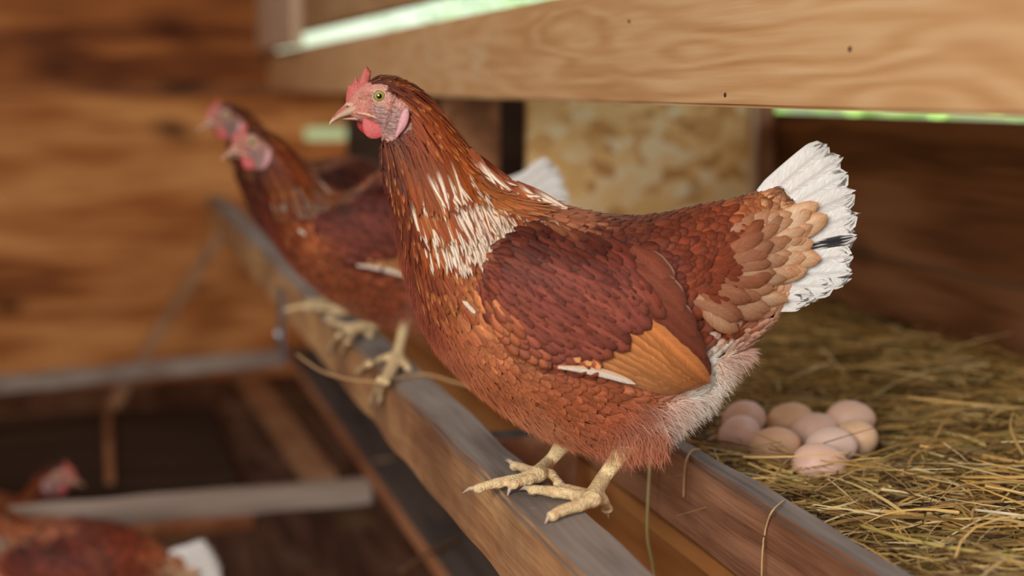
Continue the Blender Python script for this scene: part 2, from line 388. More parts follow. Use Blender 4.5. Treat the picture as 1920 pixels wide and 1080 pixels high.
perch = empty('perch', (.37, 1.0, .54), 0, 'long timber perch with worn, sky-lit grey top on which the hens stand', 'perch')
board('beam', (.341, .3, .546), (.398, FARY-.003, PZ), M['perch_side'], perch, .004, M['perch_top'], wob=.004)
lg = board('leg', (-.018, -.02, -.38), (.018, .02, .38), M['brace'], perch, .003)
pa = Vector((.345, 4.35, .56)); pb = Vector((-.02, 4.35, .0))
lg.location = (pa+pb)/2-perch.location; lg.rotation_euler = (0, math.atan2((pa-pb).x, (pa-pb).z), 0)
lg.scale = (1, 1, (pa-pb).length/.76)
for y0 in (.55, 1.62, 3.2):
    board('cross_bar', (.3985, y0, .50), (NX-.0015, y0+.045, .575), M['nest_side'], perch, .003, M['rail_top'])
br = board('bracket', (.335, 2.79, .455), (.340, 2.86, .60), M['metal'], perch, .001); br['label'] = 'grey metal bracket'
bo = MB(); bo.tube([Vector((.335, 2.825, .505))-perch.location, Vector((.325, 2.825, .505))-perch.location], [.013, .011], 6)
bo.build('bolt', M['bolt'], br).location = -br.location
RZ = .24; RX = on(2, RZ, 858, 1046).x-.03
rack = empty('slatted_frame', (.0, 1.0, RZ-.05), 0, 'low slatted frame near the floor with pale grey rungs and a dark-topped rail', 'frame')
board('rail', (RX-.004, .8, RZ-.034), (RX+.09, 4.10, RZ), M['rail'], rack, .002, M['rail_top'])
for (xa, ya), (xb, yb) in (((680, 893), (130, 938)), ((545, 652), (0, 704))):
    pa = on(2, RZ-.02, xa, ya); pb = on(2, RZ-.02, xb, yb); d = (pb-pa); d.z = 0; d *= (RX-.010+1.24)/abs(d.x)
    pa = Vector((RX-.010, pa.y, pa.z)); n_ = Vector((-d.y, d.x, 0)).normalized(); n_ = n_ if n_.y < 0 else -n_
    c_ = pa+d/2+n_*.028+Vector((0, 0, -.021))
    rg = board('rung', (-d.length/2, -.028, -.021), (d.length/2, .028, .021), M['rung'], None, .004, wob=.003)
    rg.parent = rack; rg.location = c_-rack.location; rg.rotation_euler = (0, 0, math.atan2(-d.y, -d.x))
board('rail', (-1.33, .8, RZ-.062), (-1.25, 4.10, RZ), M['rail'], rack, .002, M['rail_top'])
for x0 in (RX+.015, -1.31):
    for y0 in (.85,):
        board('post', (x0, y0, 0), (x0+.04, y0+.04, RZ-.063), M['brace'], rack, .002)

# things on the floor in the dark lower left
def fl(x, y, z=0): return on(2, z, x, y)
a = fl(-60, 930, .05); b = fl(385, 760, .05)
tr = empty('dark_floor_slab', (a.x, a.y, 0), 0, 'dark shallow tray with a raised grey divider on the floor under the rack', 'slab')  # plain solid dark slab filling the dark floor area
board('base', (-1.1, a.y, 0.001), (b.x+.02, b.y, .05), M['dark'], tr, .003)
cdv = fl(205, 840, .05)
board('divider', (cdv.x-.012, a.y+.005, .0505), (cdv.x+.010, b.y-.005, .07), M['right'], tr, .002)
p1 = fl(445, 690); p2 = fl(600, 905)
pl = board('floor_plank', (-.045, -(p1-p2).length/2, 0), (.045, (p1-p2).length/2, .022), M['brace'], None, .003)
pl.location = (p1+p2)/2+Vector((0, 0, .012)); pl.rotation_euler = (0, 0, -math.atan2((p1-p2).x, (p1-p2).y))
tag(pl, 'loose light-brown plank lying on the floor beneath the rack', 'plank')
p3 = fl(235, 1010); p4 = fl(475, 990)
pl = board('floor_batten', (p3.x-.5, p3.y-.02, 0.0), (p4.x, p4.y+.015, .03), M['rail'], None, .003)
tag(pl, 'narrow yellowish-brown batten lying on the floor by the white-tailed hen', 'batten')

# ------------------------------------------------------------------ hay
def strand(mb, p, ang, L, w, col, bend, pitch=0, n=5, sag=0):
    d = Vector((math.cos(ang)*math.cos(pitch), math.sin(ang)*math.cos(pitch), math.sin(pitch)))
    s_ = Vector((-math.sin(ang), math.cos(ang), 0)); up = Vector((0, 0, 1)); P = []; Cc = []
    tw = ru(0, 3.1)
    for i in range(n):
        t = i/(n-1); q = p+d*(t*L)+s_*(bend*L*math.sin(t*3.14))+up*(-sag*L*t*t)
        a = tw+t*1.3; ww = w*(1-.6*t)
        sd = s_*math.cos(a)+up*math.sin(a)
        P.append((q-sd*ww, q+sd*ww)); Cc.append((col, col))
    mb.grid(P, Cc)
HC = [tuple(min(.9, v*1.18) for v in lin(c)) for c in ((214, 176, 108), (190, 150, 82), (100, 72, 40), (74, 50, 26), (172, 134, 76), (176, 146, 86), (154, 122, 66), (122, 94, 50), (198, 172, 114), (124, 106, 50), (142, 118, 60), (92, 66, 34), (160, 132, 80), (132, 120, 62), (214, 194, 146))]
nestC = on(2, .60, 1512, 838)
def hay_z(x, y):
    n = .024*noise.noise(Vector((x*5, y*5, 1)))+.014*noise.noise(Vector((x*14, y*14, 3)))
    e_ = .036*math.exp(-((x-nestC.x)**2+(y-nestC.y)**2)/(.095**2))
    edge = max(0, min(1, (x-(NX+.03))/.05))
    return .607+n-e_+.012*max(0, x-.85)/.35-.012*(1-edge)
hay_root = empty('hay_bed', (NX+.3, 1.4, .52), 0, 'thick bed of dry yellow-green hay filling the nest box', 'hay'); hay_root['kind'] = 'stuff'
hb_ = MB(); P = []; Cc = []
nx_, ny_ = 60, 110
for i in range(nx_+1):
    row = []; cr = []
    for j in range(ny_+1):
        x = NX+.034+(WX-.004-NX-.034)*i/nx_; y = .35+(2.49-.35)*j/ny_
        row.append((x, y, hay_z(x, y)-.012)); v = .55+.25*noise.noise(Vector((x*30, y*30, 0)))
        cr.append(tuple(q*v for q in lin((92, 70, 36))))
    P.append(row); Cc.append(cr)
hb_.grid(P, Cc)
for k in range(14000):
    x = ru(NX+.028, WX-.03); y = ru(.75, 2.42) if rnd() < .8 else ru(.75, 1.5)
    d2 = math.hypot(x-nestC.x, y-nestC.y)
    z = hay_z(x, y)+ru(-.012, .010)
    ang = ru(0, 6.283) if rnd() < .6 else random.gauss(-.25, .45)+(3.14 if rnd() < .5 else 0)
    cx_ = nestC.x-x; cy_ = nestC.y-y; pr_ = cx_*math.cos(ang)+cy_*math.sin(ang)
    if 0 < pr_ < .14 and math.hypot(cx_, cy_) > .09 and abs(-cx_*math.sin(ang)+cy_*math.cos(ang)) < .085: ang += 1.57
    L_ = ru(.03, .12)
    ex, ey = x+math.cos(ang)*L_, y+math.sin(ang)*L_
    if ex > WX-.01 or ex < NX+.012 or ey > 2.48: continue
    if rnd() < .04: L_ *= 1.7
    if d2 < .095: z = hay_z(x, y)-.012; L_ *= .5
    if math.hypot(ex-nestC.x, ey-nestC.y) < .10 and d2 > .095: continue
    strand(hb_, Vector((x, y, z)), ang, L_, ru(.0005, .0014)*(1.6 if rnd() < .12 else 1), random.choice(HC), ru(-.18, .18), ru(-.22, .26), sag=ru(-.05, .25))
for k in range(1100):
    x = ru(NX+.03, WX-.05); y = ru(.8, 2.3); d2 = math.hypot(x-nestC.x, y-nestC.y)
    if d2 < .12: continue
    ang = ru(0, 6.283); L_ = ru(.06, .20); ex, ey = x+math.cos(ang)*L_, y+math.sin(ang)*L_; mx_, my_ = (x+ex)/2, (y+ey)/2
    if ex > WX-.02 or ex < NX-.004 or ey > 2.46 or math.hypot(ex-nestC.x, ey-nestC.y) < .10 or math.hypot(mx_-nestC.x, my_-nestC.y) < .10: continue
    strand(hb_, Vector((x, y, hay_z(x, y)+ru(.002, .014))), ang, L_, ru(.0009, .0021), random.choice(HC[:2]+HC[4:9]+HC[-1:]), ru(-.2, .2), ru(-.05, .22), n=8, sag=ru(.05, .3))
hb_.build('strands', M['hay'], hay_root).location = -hay_root.location
# single stalks that can be told apart
def stalk(pts, r, col, label):
    mb = MB(); P_ = []
    V = [Vector(p) for p in pts]; o = V[0].copy()
    for i in range(len(V)-1):
        p0 = V[max(i-1, 0)]; p1 = V[i]; p2 = V[i+1]; p3 = V[min(i+2, len(V)-1)]
        for k in range(6):
            t = k/6; P_.append(.5*((2*p1)+(p2-p0)*t+(2*p0-5*p1+4*p2-p3)*t*t+(3*p1-p0-3*p2+p3)*t**3)-o)
    P_.append(V[-1]-o)
    mb.tube(P_, [r]*len(P_), 6, col); ob = mb.build('hay_stalk', M['hay']); ob.location = o
    tag(ob, label, 'stalk', 'single hay stalks')
SX = NX-.003
stalk([on(2, PZ+.002, 1312, 842), on(2, PZ+.002, 1296, 846), on(0, SX, 1286, 866), on(0, SX, 1283, 900), on(0, SX, 1282, 932)], .0012, lin((200, 160, 115)), 'pale hay stalk hooked over the nest board nearest the hen')
stalk([on(2, PZ+.003, 1470, 938), on(0, SX, 1448, 958), on(0, SX, 1436, 990), on(0, SX-.004, 1430, 1030), on(0, SX-.006, 1428, 1082)], .0008, lin((215, 180, 130)), 'thin hay stalk hanging down the nest board face below the eggs')
YS = 1.34
stalk([on(1, YS, 1214, 800), on(1, YS, 1219, 850), on(1, YS, 1217, 900), on(1, YS, 1214, 960), on(1, YS, 1214, 1010), on(1, YS, 1222, 1050), on(1, YS, 1228, 1090)], .0017, lin((205, 195, 140)), 'thick pale yellow-green stalk hanging straight down just right of the front hen legs')
stalk([on(2, PZ+.004, 556, 664), on(2, PZ+.002, 612, 700), on(2, PZ+.003, 700, 716), on(2, PZ+.003, 790, 702), on(2, PZ+.003, 850, 716), on(2, PZ+.003, 930, 738)], .0018, lin((190, 150, 105)), 'long stalk lying across the perch by the second hen\'s foot')
stalk([on(2, RZ+.002, 700, 864), on(2, RZ+.004, 735, 860), on(2, RZ+.002, 757, 850)], .0018, lin((170, 140, 110)), 'short straw lying on the dark rail')
stalk([on(2, RZ+.003, 750, 1072), on(2, RZ+.008, 800, 1040), on(2, RZ+.002, 860, 1012)], .003, lin((120, 90, 65)), 'long straw lying across the dark-topped rail at the bottom edge')
stalk([on(2, .600, 1790, 1052), on(2, .612, 1850, 1066), on(2, .604, 1925, 1088)], .0022, lin((235, 215, 185)), 'broad whitish stalk at the lower right on the hay')
stalk([on(2, .622, 1612, 985), on(2, .630, 1700, 1010), on(2, .628, 1800, 1030), on(2, .622, 1925, 1046)], .0016, lin((190, 168, 90)), 'long golden stalk over the hay at the lower right')
stalk([on(2, .62, 1828, 956), on(2, .628, 1880, 962), on(2, .626, 1925, 968)], .0014, lin((240, 225, 195)), 'bright white-yellow stalk at the right edge of the hay')

# eggs
def egg_mesh():
    mb = MB(); R_ = []
    for i in range(25):
        t = math.pi*i/24; z = math.cos(t)*.0285; r = .0218*math.sin(t)*(1-.11*math.cos(t)); R_.append((z, r))
    b0 = 0; P = []
    for z, r in R_: P.append([(r*math.cos(k*math.pi/16), r*math.sin(k*math.pi/16), z) for k in range(33)])
    mb.grid(P, [[(1, 1, 1)]*33 for _ in R_]); me = mb.mesh('egg', None)
    bm = bmesh.new(); bm.from_mesh(me); bmesh.ops.remove_doubles(bm, verts=bm.verts, dist=1e-5); bmesh.ops.recalc_face_normals(bm, faces=bm.faces); bm.to_mesh(me); bm.free()
    me.polygons.foreach_set('use_smooth', [True]*len(me.polygons))
    return me
EM = egg_mesh()
EG = [((1397, 786), 88, .606, 'pinkish egg at the rear left of the clutch, behind another egg', (228, 188, 168), 40),
      ((1388, 815), 80, .599, 'pale pink egg leftmost in the clutch', (230, 192, 176), 50),
      ((1454, 838), 80, .597, 'tan egg second from the left in the front of the clutch', (226, 180, 146), 12),
      ((1482, 790), 75, .600, 'tan egg at the back middle of the clutch with hay over it', (220, 180, 145), 10),
      ((1528, 810), 75, .594, 'half-hidden egg in the middle of the clutch', (228, 192, 174), 0),
      ((1595, 786), 85, .604, 'pinkish-white egg topmost at the rear right of the clutch', (232, 196, 176), -14),
      ((1605, 824), 70, .600, 'cream-tan egg rightmost in the clutch', (228, 190, 155), -60),
      ((1559, 838), 80, .600, 'very pale pink egg behind the front egg', (234, 204, 190), -30),
      ((1536, 870), 85, .603, 'pink-beige egg nearest the camera at the front of the clutch', (230, 190, 172), -12)]
for i, ((x, y), tl, z, lab, colr, rz) in enumerate(EG):
    me = EM.copy(); o = bpy.data.objects.new('egg', me); COL.objects.link(o)
    m = M['egg'].copy(); m.name = 'egg_shell'
    for n_ in m.node_tree.nodes:
        if n_.type == 'VALTORGB':
            l_ = lin(colr); n_.color_ramp.elements[0].color = (*[v*.93 for v in l_], 1); n_.color_ramp.elements[1].color = (*[min(1, v*1.05) for v in l_], 1)
    me.materials.clear(); me.materials.append(m)
    o.location = on(2, z+.013, x, y); o.rotation_euler = (0, math.radians(tl), math.radians(rz)-TH)
    tag(o, lab, 'egg', 'eggs lying in the hay')

# ------------------------------------------------------------------ hens
# H-space: the side view of the front hen, in the 1920x1080 frame; L() takes it to metres in the hen's own frame
FOOT = (1058, 912)
HO = on(2, PZ, *FOOT)
NH = Vector((math.sin(TH), math.cos(TH), 0))
def L2(px, py):
    d = ray(px, py); t = (HO-CAM).dot(NH)/d.dot(NH); p = CAM+d*t-HO
    return p.dot(RT), p.z
PXM = (L2(1060, 600)[0]-L2(960, 600)[0])/100       # metres per H pixel
ST = [ # top/back point, bottom/front point, half width (H px)
 ((653, 186), (657, 219), 12), ((662, 171), (672, 230), 21), ((676, 158), (686, 234), 28), ((694, 147), (702, 242), 35), ((716, 141), (716, 254), 41), ((750, 147), (714, 280), 44),
 ((788, 168), (713, 308), 47), ((826, 206), (720, 345), 54), ((862, 257), (733, 392), 63), ((898, 310), (748, 442), 78), ((940, 350), (758, 496), 98),
 ((992, 370), (780, 570), 122), ((1045, 384), (812, 636), 143), ((1100, 397), (862, 695), 158), ((1160, 407), (932, 756), 166), ((1215, 406), (1012, 806), 164),
 ((1265, 398), (1102, 842), 154), ((1310, 388), (1196, 838), 138), ((1350, 380), (1264, 792), 116), ((1388, 372), (1326, 738), 92), ((1415, 364), (1372, 678), 70), ((1440, 356), (1425, 632), 48), ((1462, 352), (1468, 585), 28), ((1478, 370), (1490, 540), 12)]
MAIN = [((740,150),(100,42,24)),((700,150),(90,50,40)),((790,190),(128,56,24)),((840,240),(140,64,28)),((720,290),(92,48,40)),((760,300),(115,48,24)),((820,320),(145,70,32)),
 ((735,370),(92,40,30)),((760,420),(96,42,30)),((800,400),(130,58,30)),((870,400),(150,84,48)),((880,345),(165,95,52)),((925,400),(150,84,50)),((890,450),(150,80,46)),((940,440),(110,56,40)),
 ((848,450),(145,76,44)),((855,490),(140,72,42)),((840,410),(140,72,40)),((790,470),(125,58,36)),((770,540),(112,52,40)),((790,580),(120,55,42)),((830,550),(140,70,40)),((985,375),(165,105,72)),((1020,380),(150,92,66)),((1050,395),(150,92,68)),((1100,402),(104,54,42)),
 ((960,450),(80,34,27)),((1000,430),(72,30,25)),((1050,440),(84,38,32)),((940,520),(105,48,38)),((1050,520),(110,54,46)),((1150,480),(96,44,38)),((1150,560),(116,60,50)),((1060,600),(112,56,46)),((1230,600),(125,66,50)),((1100,440),(78,34,28)),
 ((1180,425),(102,46,30)),((1280,415),(122,56,34)),((1260,500),(118,52,30)),((1320,470),(118,52,30)),((1350,520),(132,64,36)),((1330,600),(118,50,28)),((1300,560),(112,48,28)),((1390,450),(165,96,58)),((1360,400),(150,84,52)),((1420,385),(190,130,92)),((1400,520),(168,100,60)),((1440,560),(200,150,115)),((1400,630),(196,142,118)),((1370,610),(140,70,42)),((1480,420),(205,150,108)),
 ((800,620),(135,64,42)),((850,650),(150,80,54)),((900,620),(162,92,58)),((882,552),(180,110,70)),((950,700),(155,84,52)),((1050,720),(145,74,44)),((1000,780),(165,98,68)),((1150,750),(150,76,50)),((1120,840),(152,84,58)),((1200,800),(160,92,66)),((1200,720),(155,84,56)),((1250,740),(200,150,130)),((1270,780),(225,195,180)),((1330,720),(226,196,178)),((1230,820),(170,110,86)),((1350,680),(220,180,160)),((1300,740),(230,205,192)),((1100,690),(140,70,42)),((1380,660),(190,135,115))]
MP = np.array([m[0] for m in MAIN], float); MC = np.array([lin(m[1]) for m in MAIN])
GAIN = np.array((1.34, 1.40, 1.40))
def main_col(px, py, jit=14):
    q = np.array([px+random.gauss(0, jit), py+random.gauss(0, jit)])
    d = ((MP-q)**2).sum(1)+60; w = 1/d**2.6; c = (MC*w[:, None]).sum(0)/w.sum()
    k = 1+.30*noise.noise(Vector((px/38, py/26, 3)))+.22*noise.noise(Vector((px/15, py/11, 8)))
    if py > 590: k = k*(1+np.array((.05, .14, .20))*min(1, (py-590)/60))
    return c*GAIN*k
def vary(c, a=.12):
    k = 1+random.gauss(0, a); return np.clip(c*k*np.array([1, 1+random.gauss(0, .03), 1+random.gauss(0, .04)]), 0, .95)
def catmull(A, s):
    n = len(A); i = int(min(max(s, 0), n-1.0001)); t = s-i
    p0, p1, p2, p3 = A[max(i-1, 0)], A[i], A[min(i+1, n-1)], A[min(i+2, n-1)]
    return .5*((2*p1)+(p2-p0)*t+(2*p0-5*p1+4*p2-p3)*t*t+(3*p1-p0-3*p2+p3)*t**3)

class Hen:
    def __init__(s, name, loc, rz, label, warp=None, mirror=False, detail=1.0, shade=1.0, paint=None, red=1.0, flat_feet=False, group=None, white=1.0, feet=None):
        s.root = empty(name, loc, rz, label, 'hen', group)
        s.warp = warp or (lambda x, y: (x, y)); s.det = detail; s.shade = shade; s.paint = paint; s.flat = flat_feet; s.white = white; s.feet = feet; s.rootm = Matrix.Translation(loc) @ Matrix.Rotation(rz, 4, 'Z')
        s.mx = -1 if mirror else 1
        A = []
        for T, B, w in ST:
            t = s.L(*T); b = s.L(*B); A.append([t[0], t[1], b[0], b[1], w*PXM, T[0], T[1], B[0], B[1]])
        s.A = np.array(A); s.n = len(A)
        s.body()
        s.plumage(); s.wings(); s.tail(); s.fluff()
        s.head()
    def L(s, px, py):
        px, py = s.warp(px, py); x, z = L2(px, py); return x*s.mx, z
    def S(s, t, a, sign=1, inset=0):
        """surface point; a 0 at back, pi at belly"""
        A = catmull(s.A, t); c = (A[:2]+A[2:4])/2; h = (A[:2]-A[2:4])/2; w = A[4]
        ca, sa = math.cos(a), math.sin(a)
        e = .82
        ca2 = math.copysign(abs(ca)**e, ca); sa2 = abs(sa)**.9
        k = 1-inset/max(.008, min(np.hypot(*h), w))
        x, z = c+h*ca2*k
        return Vector((x, -sign*w*sa2*k, z)), (A[5:7]+A[7:9])/2+(A[5:7]-A[7:9])/2*ca2
    def col(s, hp, a=.12, jit=14):
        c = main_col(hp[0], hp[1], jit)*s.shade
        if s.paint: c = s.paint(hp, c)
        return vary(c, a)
    # ---------- one continuous body: trunk, neck, head, legs and feet
    def legs_spec(s):
        def g(x, y, z): p = on(2, PZ+z, x, y)-HO; return Vector((p.dot(RT)*s.mx, p.dot(NH), p.z))
        def pl(x, y, off):
            d = ray(x, y); t = ((HO-CAM).dot(NH)+off)/d.dot(NH); p = CAM+d*t-HO; return Vector((p.dot(RT)*s.mx, off, p.z))
        hz = .006
        F1 = g(1006, 890, .012); F2 = g(1108, 936, .012)
        dz = 0 if not s.flat else .0
        lo = -.012 if not s.flat else .0
        T = []
        T.append(([pl(1140, 730, .030), pl(1100, 780, .036), pl(1052, 838, .042), pl(1028, 868, .041), F1], [.026, .018, .0085, .0068, .0078]))
        T.append(([pl(1225, 730, -.030), pl(1200, 785, -.036), pl(1165, 850, -.042), pl(1132, 895, -.041), F2], [.026, .018, .0088, .0070, .0080]))
        toes = [([F1, g(975, 898, .010), g(935, 905, .009), g(898, 914, .006)], [.0075, .0055, .0052, .0040], (867, 925, .001 if s.flat else -.001)),
                ([F1, g(990, 900, .010), g(962, 907, .009)], [.0075, .0055, .0042], (951, 932, -.002+.002*s.flat)),
                ([F1, g(1000, 884, .010), g(966, 872, .008)], [.007, .0050, .0040], (945, 864, .004)),
                ([F1, g(1034, 888, .010), g(1048, 906, .007)], [.0075, .0050, .0042], (1052, 914, .003)),
                ([F2, g(1078, 928, .010), g(1040, 922, .0115), g(1000, 917, .009)], [.0078, .0055, .0055, .0042], (972, 920, .001)),
                ([F2, g(1086, 948, .010), g(1052, 957, .009), g(1036, 965, .007)], [.0078, .0058, .0052, .0042], (1022, 982, .001)),
                ([F2, g(1100, 925, .010), g(1065, 915, .008)], [.0075, .0048, .0040], (1040, 908, .002)),
                ([F2, g(1130, 936, .008), g(1138, 952, lo+.006)], [.0078, .0055, .0044], (1141, 972, lo-.004 if not s.flat else .002))]
        if s.feet:
            inv = s.rootm.inverted(); w = lambda p: inv @ p
            F1 = w(on(2, PZ+.012, 672, 612)); F2 = w(on(2, PZ+.012, 744, 668))
            T[0][0][-1] = F1; T[1][0][-1] = F2; T[0][0][-2] = F1.lerp(T[0][0][-3], .45); T[1][0][-2] = F2.lerp(T[1][0][-3], .45)
            zt = lambda x, y, h=.009: w(on(2, PZ+h, x, y)); sd = lambda x, y: w(on(0, .3345, x, y))
            r3 = [.0075, .0056, .0052, .0042]
            T2 = [([F1, zt(650, 614), zt(622, 603)], r3[:3], zt(603, 598, .004)), ([F1, zt(655, 622), zt(636, 628), sd(622, 650)], r3, sd(614, 668)), ([F1, zt(662, 628), zt(652, 640), sd(643, 655)], r3, sd(640, 670)),
                  ([F1, zt(684, 620), zt(694, 628, .007)], r3[:3], zt(700, 634, .002)),
                  ([F2, zt(718, 672), zt(692, 682), sd(674, 695)], r3, sd(664, 708)), ([F2, zt(730, 688), zt(712, 712), sd(700, 745)], r3, sd(692, 768)), ([F2, zt(736, 694), zt(724, 716), sd(714, 745)], r3, sd(706, 770)),
                  ([F2, zt(756, 678), zt(765, 690, .007)], r3[:3], zt(772, 698, .002))]
            return T, T2
        T2 = []
        for pts, rad, cl in toes:
            end = g(*cl); T2.append((pts, rad, end))
        return T, T2
    def body(s):
        mb = MB(); na = 40; P = []
        ts = np.linspace(0, s.n-1, 90)
        ring0 = None; V = []; F = []
        for t in ts:
            for k in range(na):
                a = 2*math.pi*k/na
                sg = 1 if a <= math.pi else -1
                p, _ = s.S(t, a if a <= math.pi else 2*math.pi-a, sg, inset=.004 if t > 5 else .001)
                V.append(tuple(p))
        for i in range(len(ts)-1):
            for k in range(na):
                k2 = (k+1) % na; F.append((i*na+k, i*na+k2, (i+1)*na+k2, (i+1)*na+k))
        F.append(tuple(range(na))[::-1]); F.append(tuple((len(ts)-1)*na+k for k in range(na)))
        s.bvh = BVHTree.FromPolygons(V, F)
        mb.v = V; mb.f = F; mb.c = [(1, 1, 1)]*len(V); mb.u = [(0, 0)]*len(V)
        T, toes = s.legs_spec(); s.toes = toes
        for pts, rad in T:
            mb.tube(pts, rad, 14)
        s.F = [T[0][0][-1], T[1][0][-1]]
        for f_ in s.F: mb.ball(f_, .0095, sc=(1.1, 1, .85))
        for pts, rad, end in toes:
            mb.tube(pts+[pts[-1].lerp(end, .25)], rad+[rad[-1]*.7], 10)
            for q in pts[1:]: mb.ball(q-Vector((0, 0, .0012)), .0052, sc=(1.2, 1.1, .95), rings=6, seg=10)
        me = mb.mesh('body', M['skin']); o = bpy.data.objects.new('body', me); COL.objects.link(o)
        md = o.modifiers.new('r', 'REMESH'); md.mode = 'VOXEL'; md.voxel_size = .0016 if s.det >= 1 else .003; md.use_smooth_shade = True
        sm = o.modifiers.new('s', 'SMOOTH'); sm.factor = .6; sm.iterations = 3
        dg = bpy.context.evaluated_depsgraph_get(); dg.update()
        m2 = bpy.data.meshes.new_from_object(o.evaluated_get(dg)); o.modifiers.clear(); o.data = m2; m2.name = 'body'
        for a_ in list(m2.color_attributes): m2.color_attributes.remove(a_)
        at = m2.color_attributes.new('tint', 'FLOAT_COLOR', 'POINT')
        # colours: nearest station sample
        KP = []; KC = []
        for t in np.linspace(0, s.n-1, 70):
            for a in np.linspace(0, math.pi, 14):
                p, hp = s.S(t, a); KP.append((p.x, p.z)); KC.append(s.skin_or(hp))
        KP = np.array(KP); KC = np.array(KC)
        n = len(m2.vertices); co = np.empty(n*3, np.float32); m2.vertices.foreach_get('co', co); co = co.reshape(-1, 3)
        out = np.ones((n, 4), np.float32)
        legc = np.array(lin((242, 222, 172))); legd = np.array(lin((206, 158, 122)))
        for i0 in range(0, n, 4000):
            q = co[i0:i0+4000]; d = ((q[:, None, 0]-KP[None, :, 0])**2+(q[:, None, 2]-KP[None, :, 1])**2)
            out[i0:i0+4000, :3] = KC[d.argmin(1)]
        zl = s.L(1100, 835)[1]; fx = np.array([[f_.x, f_.y] for f_ in s.F])
        dd = np.min(np.hypot(co[:, None, 0]-fx[None, :, 0], co[:, None, 1]-fx[None, :, 1]), axis=1)
        leg = (co[:, 2] < zl+.012) & (dd < .16)
        hit = []
        nz = np.array([noise.noise(Vector(c)*180) for c in co[leg]]) if leg.any() else []
        if leg.any():
            foot = np.clip(1-(co[leg][:, 2]-.012)/.02, 0, 1); k = np.clip(.25*foot+.35*np.maximum(0, nz)+.25*foot*(nz > .1), 0, 1)[:, None]
            kk = (1-k)*legc+k*legd
            # belly low points keep plumage colour: only thin parts near the legs
            out[leg, :3] = kk
        at.data.foreach_set('color', out.ravel())
        m2.polygons.foreach_set('use_smooth', [True]*len(m2.polygons))
        o.parent = s.root; s.bodyo = o
        # claws
        for pts, rad, end in toes:
            mc = MB(); a = pts[-1].lerp(end, .05); r = rad[-1]*.75
            mid = a.lerp(end, .55)+Vector((0, 0, .002))
            mc.tube([a, mid, end], [r, r*.65, .0006], 8, lin((196, 176, 158))); mc.build('claw', M['beak'], s.root)
    def crown(s, px):
        return np.interp(px, [640, 690, 720, 745, 765, 776], [150, 152, 160, 174, 196, 230])
    def is_skin(s, hp):
        x, y = hp
        return x < 770-max(0, (y-235))*1.2 and y > s.crown(x) and y < 262
    def skin_or(s, hp):
        if s.is_skin(hp):
            x, y = hp
            c = np.array(lin((196, 144, 134)))
            if x < 700: c = np.array(lin((196, 130, 118)))
            if 700 < x < 775 and 202 < y < 255: c = np.array(lin((172, 138, 136)))
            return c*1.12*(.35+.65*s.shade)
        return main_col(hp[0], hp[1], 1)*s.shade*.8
    # ---------- one feather following the body
    def feather(s, mb, path, nrm, width, cols, cup=.25, ragged=0, nc=5, uvlen=None, tipw=.55, ts=None):
        """path: points base->tip, nrm: normals, cols(t,x)->colour"""
        n = len(path); P = []; Cc = []; UV = []; acc = 0
        rag = [random.gauss(0, .35)*ragged-(ragged*1.6*rnd() if rnd() < .2 else 0) for _ in range(nc)]
        for i in range(n):
            t = ts[i] if ts else i/(n-1); p = path[i]
            tan = (path[min(i+1, n-1)]-path[max(i-1, 0)]); tl = tan.length or 1e-6; tan = tan/tl
            nn = nrm[i]; side = tan.cross(nn); side.normalize()
            if i: acc += (path[i]-path[i-1]).length
            w = width*(min(1, .35+1.6*t) if t < tipw else max(0, 1-((t-tipw)/(1.001-tipw))**(4 if ragged else 2))**.5*.97+.03)
            row = []; cr = []; ur = []
            for j in range(nc):
                x = -1+2*j/(nc-1)
                q = p+side*(x*w)-nn*(cup*w*x*x)
                if t > .8 and ragged: q = q+tan*(rag[j]*(t-.8)*5)
                row.append(q); cr.append(cols(t, x)); ur.append((x*w*1000, acc+rid[0]))
            P.append(row); Cc.append(cr); UV.append(ur)
        rid[0] += .137
        if rid[0] > 50: rid[0] = 0
        mb.grid(P, Cc, UV)
    def surf_feather(s, mb, t0, a0, sign, Lm, width, lift, base, style, da=0, lead=0):
        p0, hp = s.S(t0, a0, sign); p1, _ = s.S(t0+.2, a0, sign)
        dsdl = .2/max(.002, (p1-p0).length); n = 6; path = []; nr = []
        tot = Lm*dsdl
        hm = None
        for i in range(n):
            t = TS6[i]
            tt = min(s.n-1.001, t0+tot*t); aa = min(math.pi*.999, max(.001, a0+da*t))
            p, hq = s.S(tt, aa, sign); e1 = .04
            pa, _ = s.S(min(s.n-1.001, tt+.05), aa, sign); pb, _ = s.S(tt, min(math.pi, aa+e1), sign); pc, _ = s.S(tt, max(0, aa-e1), sign)
            nn = (pa-p).cross(pb-pc)
            c_, _ = s.S(tt, math.pi/2, 1); A = catmull(s.A, tt); ctr = Vector(((A[0]+A[2])/2, 0, (A[1]+A[3])/2))
            if nn.length < 1e-9: nn = p-ctr
            nn.normalize()
            if nn.dot(p-ctr) < 0: nn = -nn
            path.append(p+nn*(lead+lift*(t**1.2)-.0012*(1-t))); nr.append(nn)
        s.feather(mb, path, nr, width, style(base, hp), ts=TS6)
    # styles return colour functions
    @staticmethod
    def st_body(base, hp):
        k = ru(.9, 1.0); l = np.clip(base*ru(1.05, 1.3), 0, .95)
        def f(t, x):
            c = base*k if t < .8 else l*.5+base*.5
            if abs(x) > .9: c = base*.4+l*.6
            if abs(x) < .1 and t < .9: c = c*1.12
            return tuple(np.clip(c, 0, .95))
        return f
    @staticmethod
    def st_scale(base, hp):      # covert: dark fringe around a lighter vane
        l = np.clip(base*ru(1.05, 1.4), 0, .95); d = base*ru(.42, .65)
        def f(t, x):
            k = max(abs(x)**2, ((t-.2)/.8)**3 if t > .2 else 0)
            c = l*(1-k)+d*k
            if abs(x) < .1 and t < .93: c = c*1.2
            return tuple(np.clip(c, 0, .95))
        return f
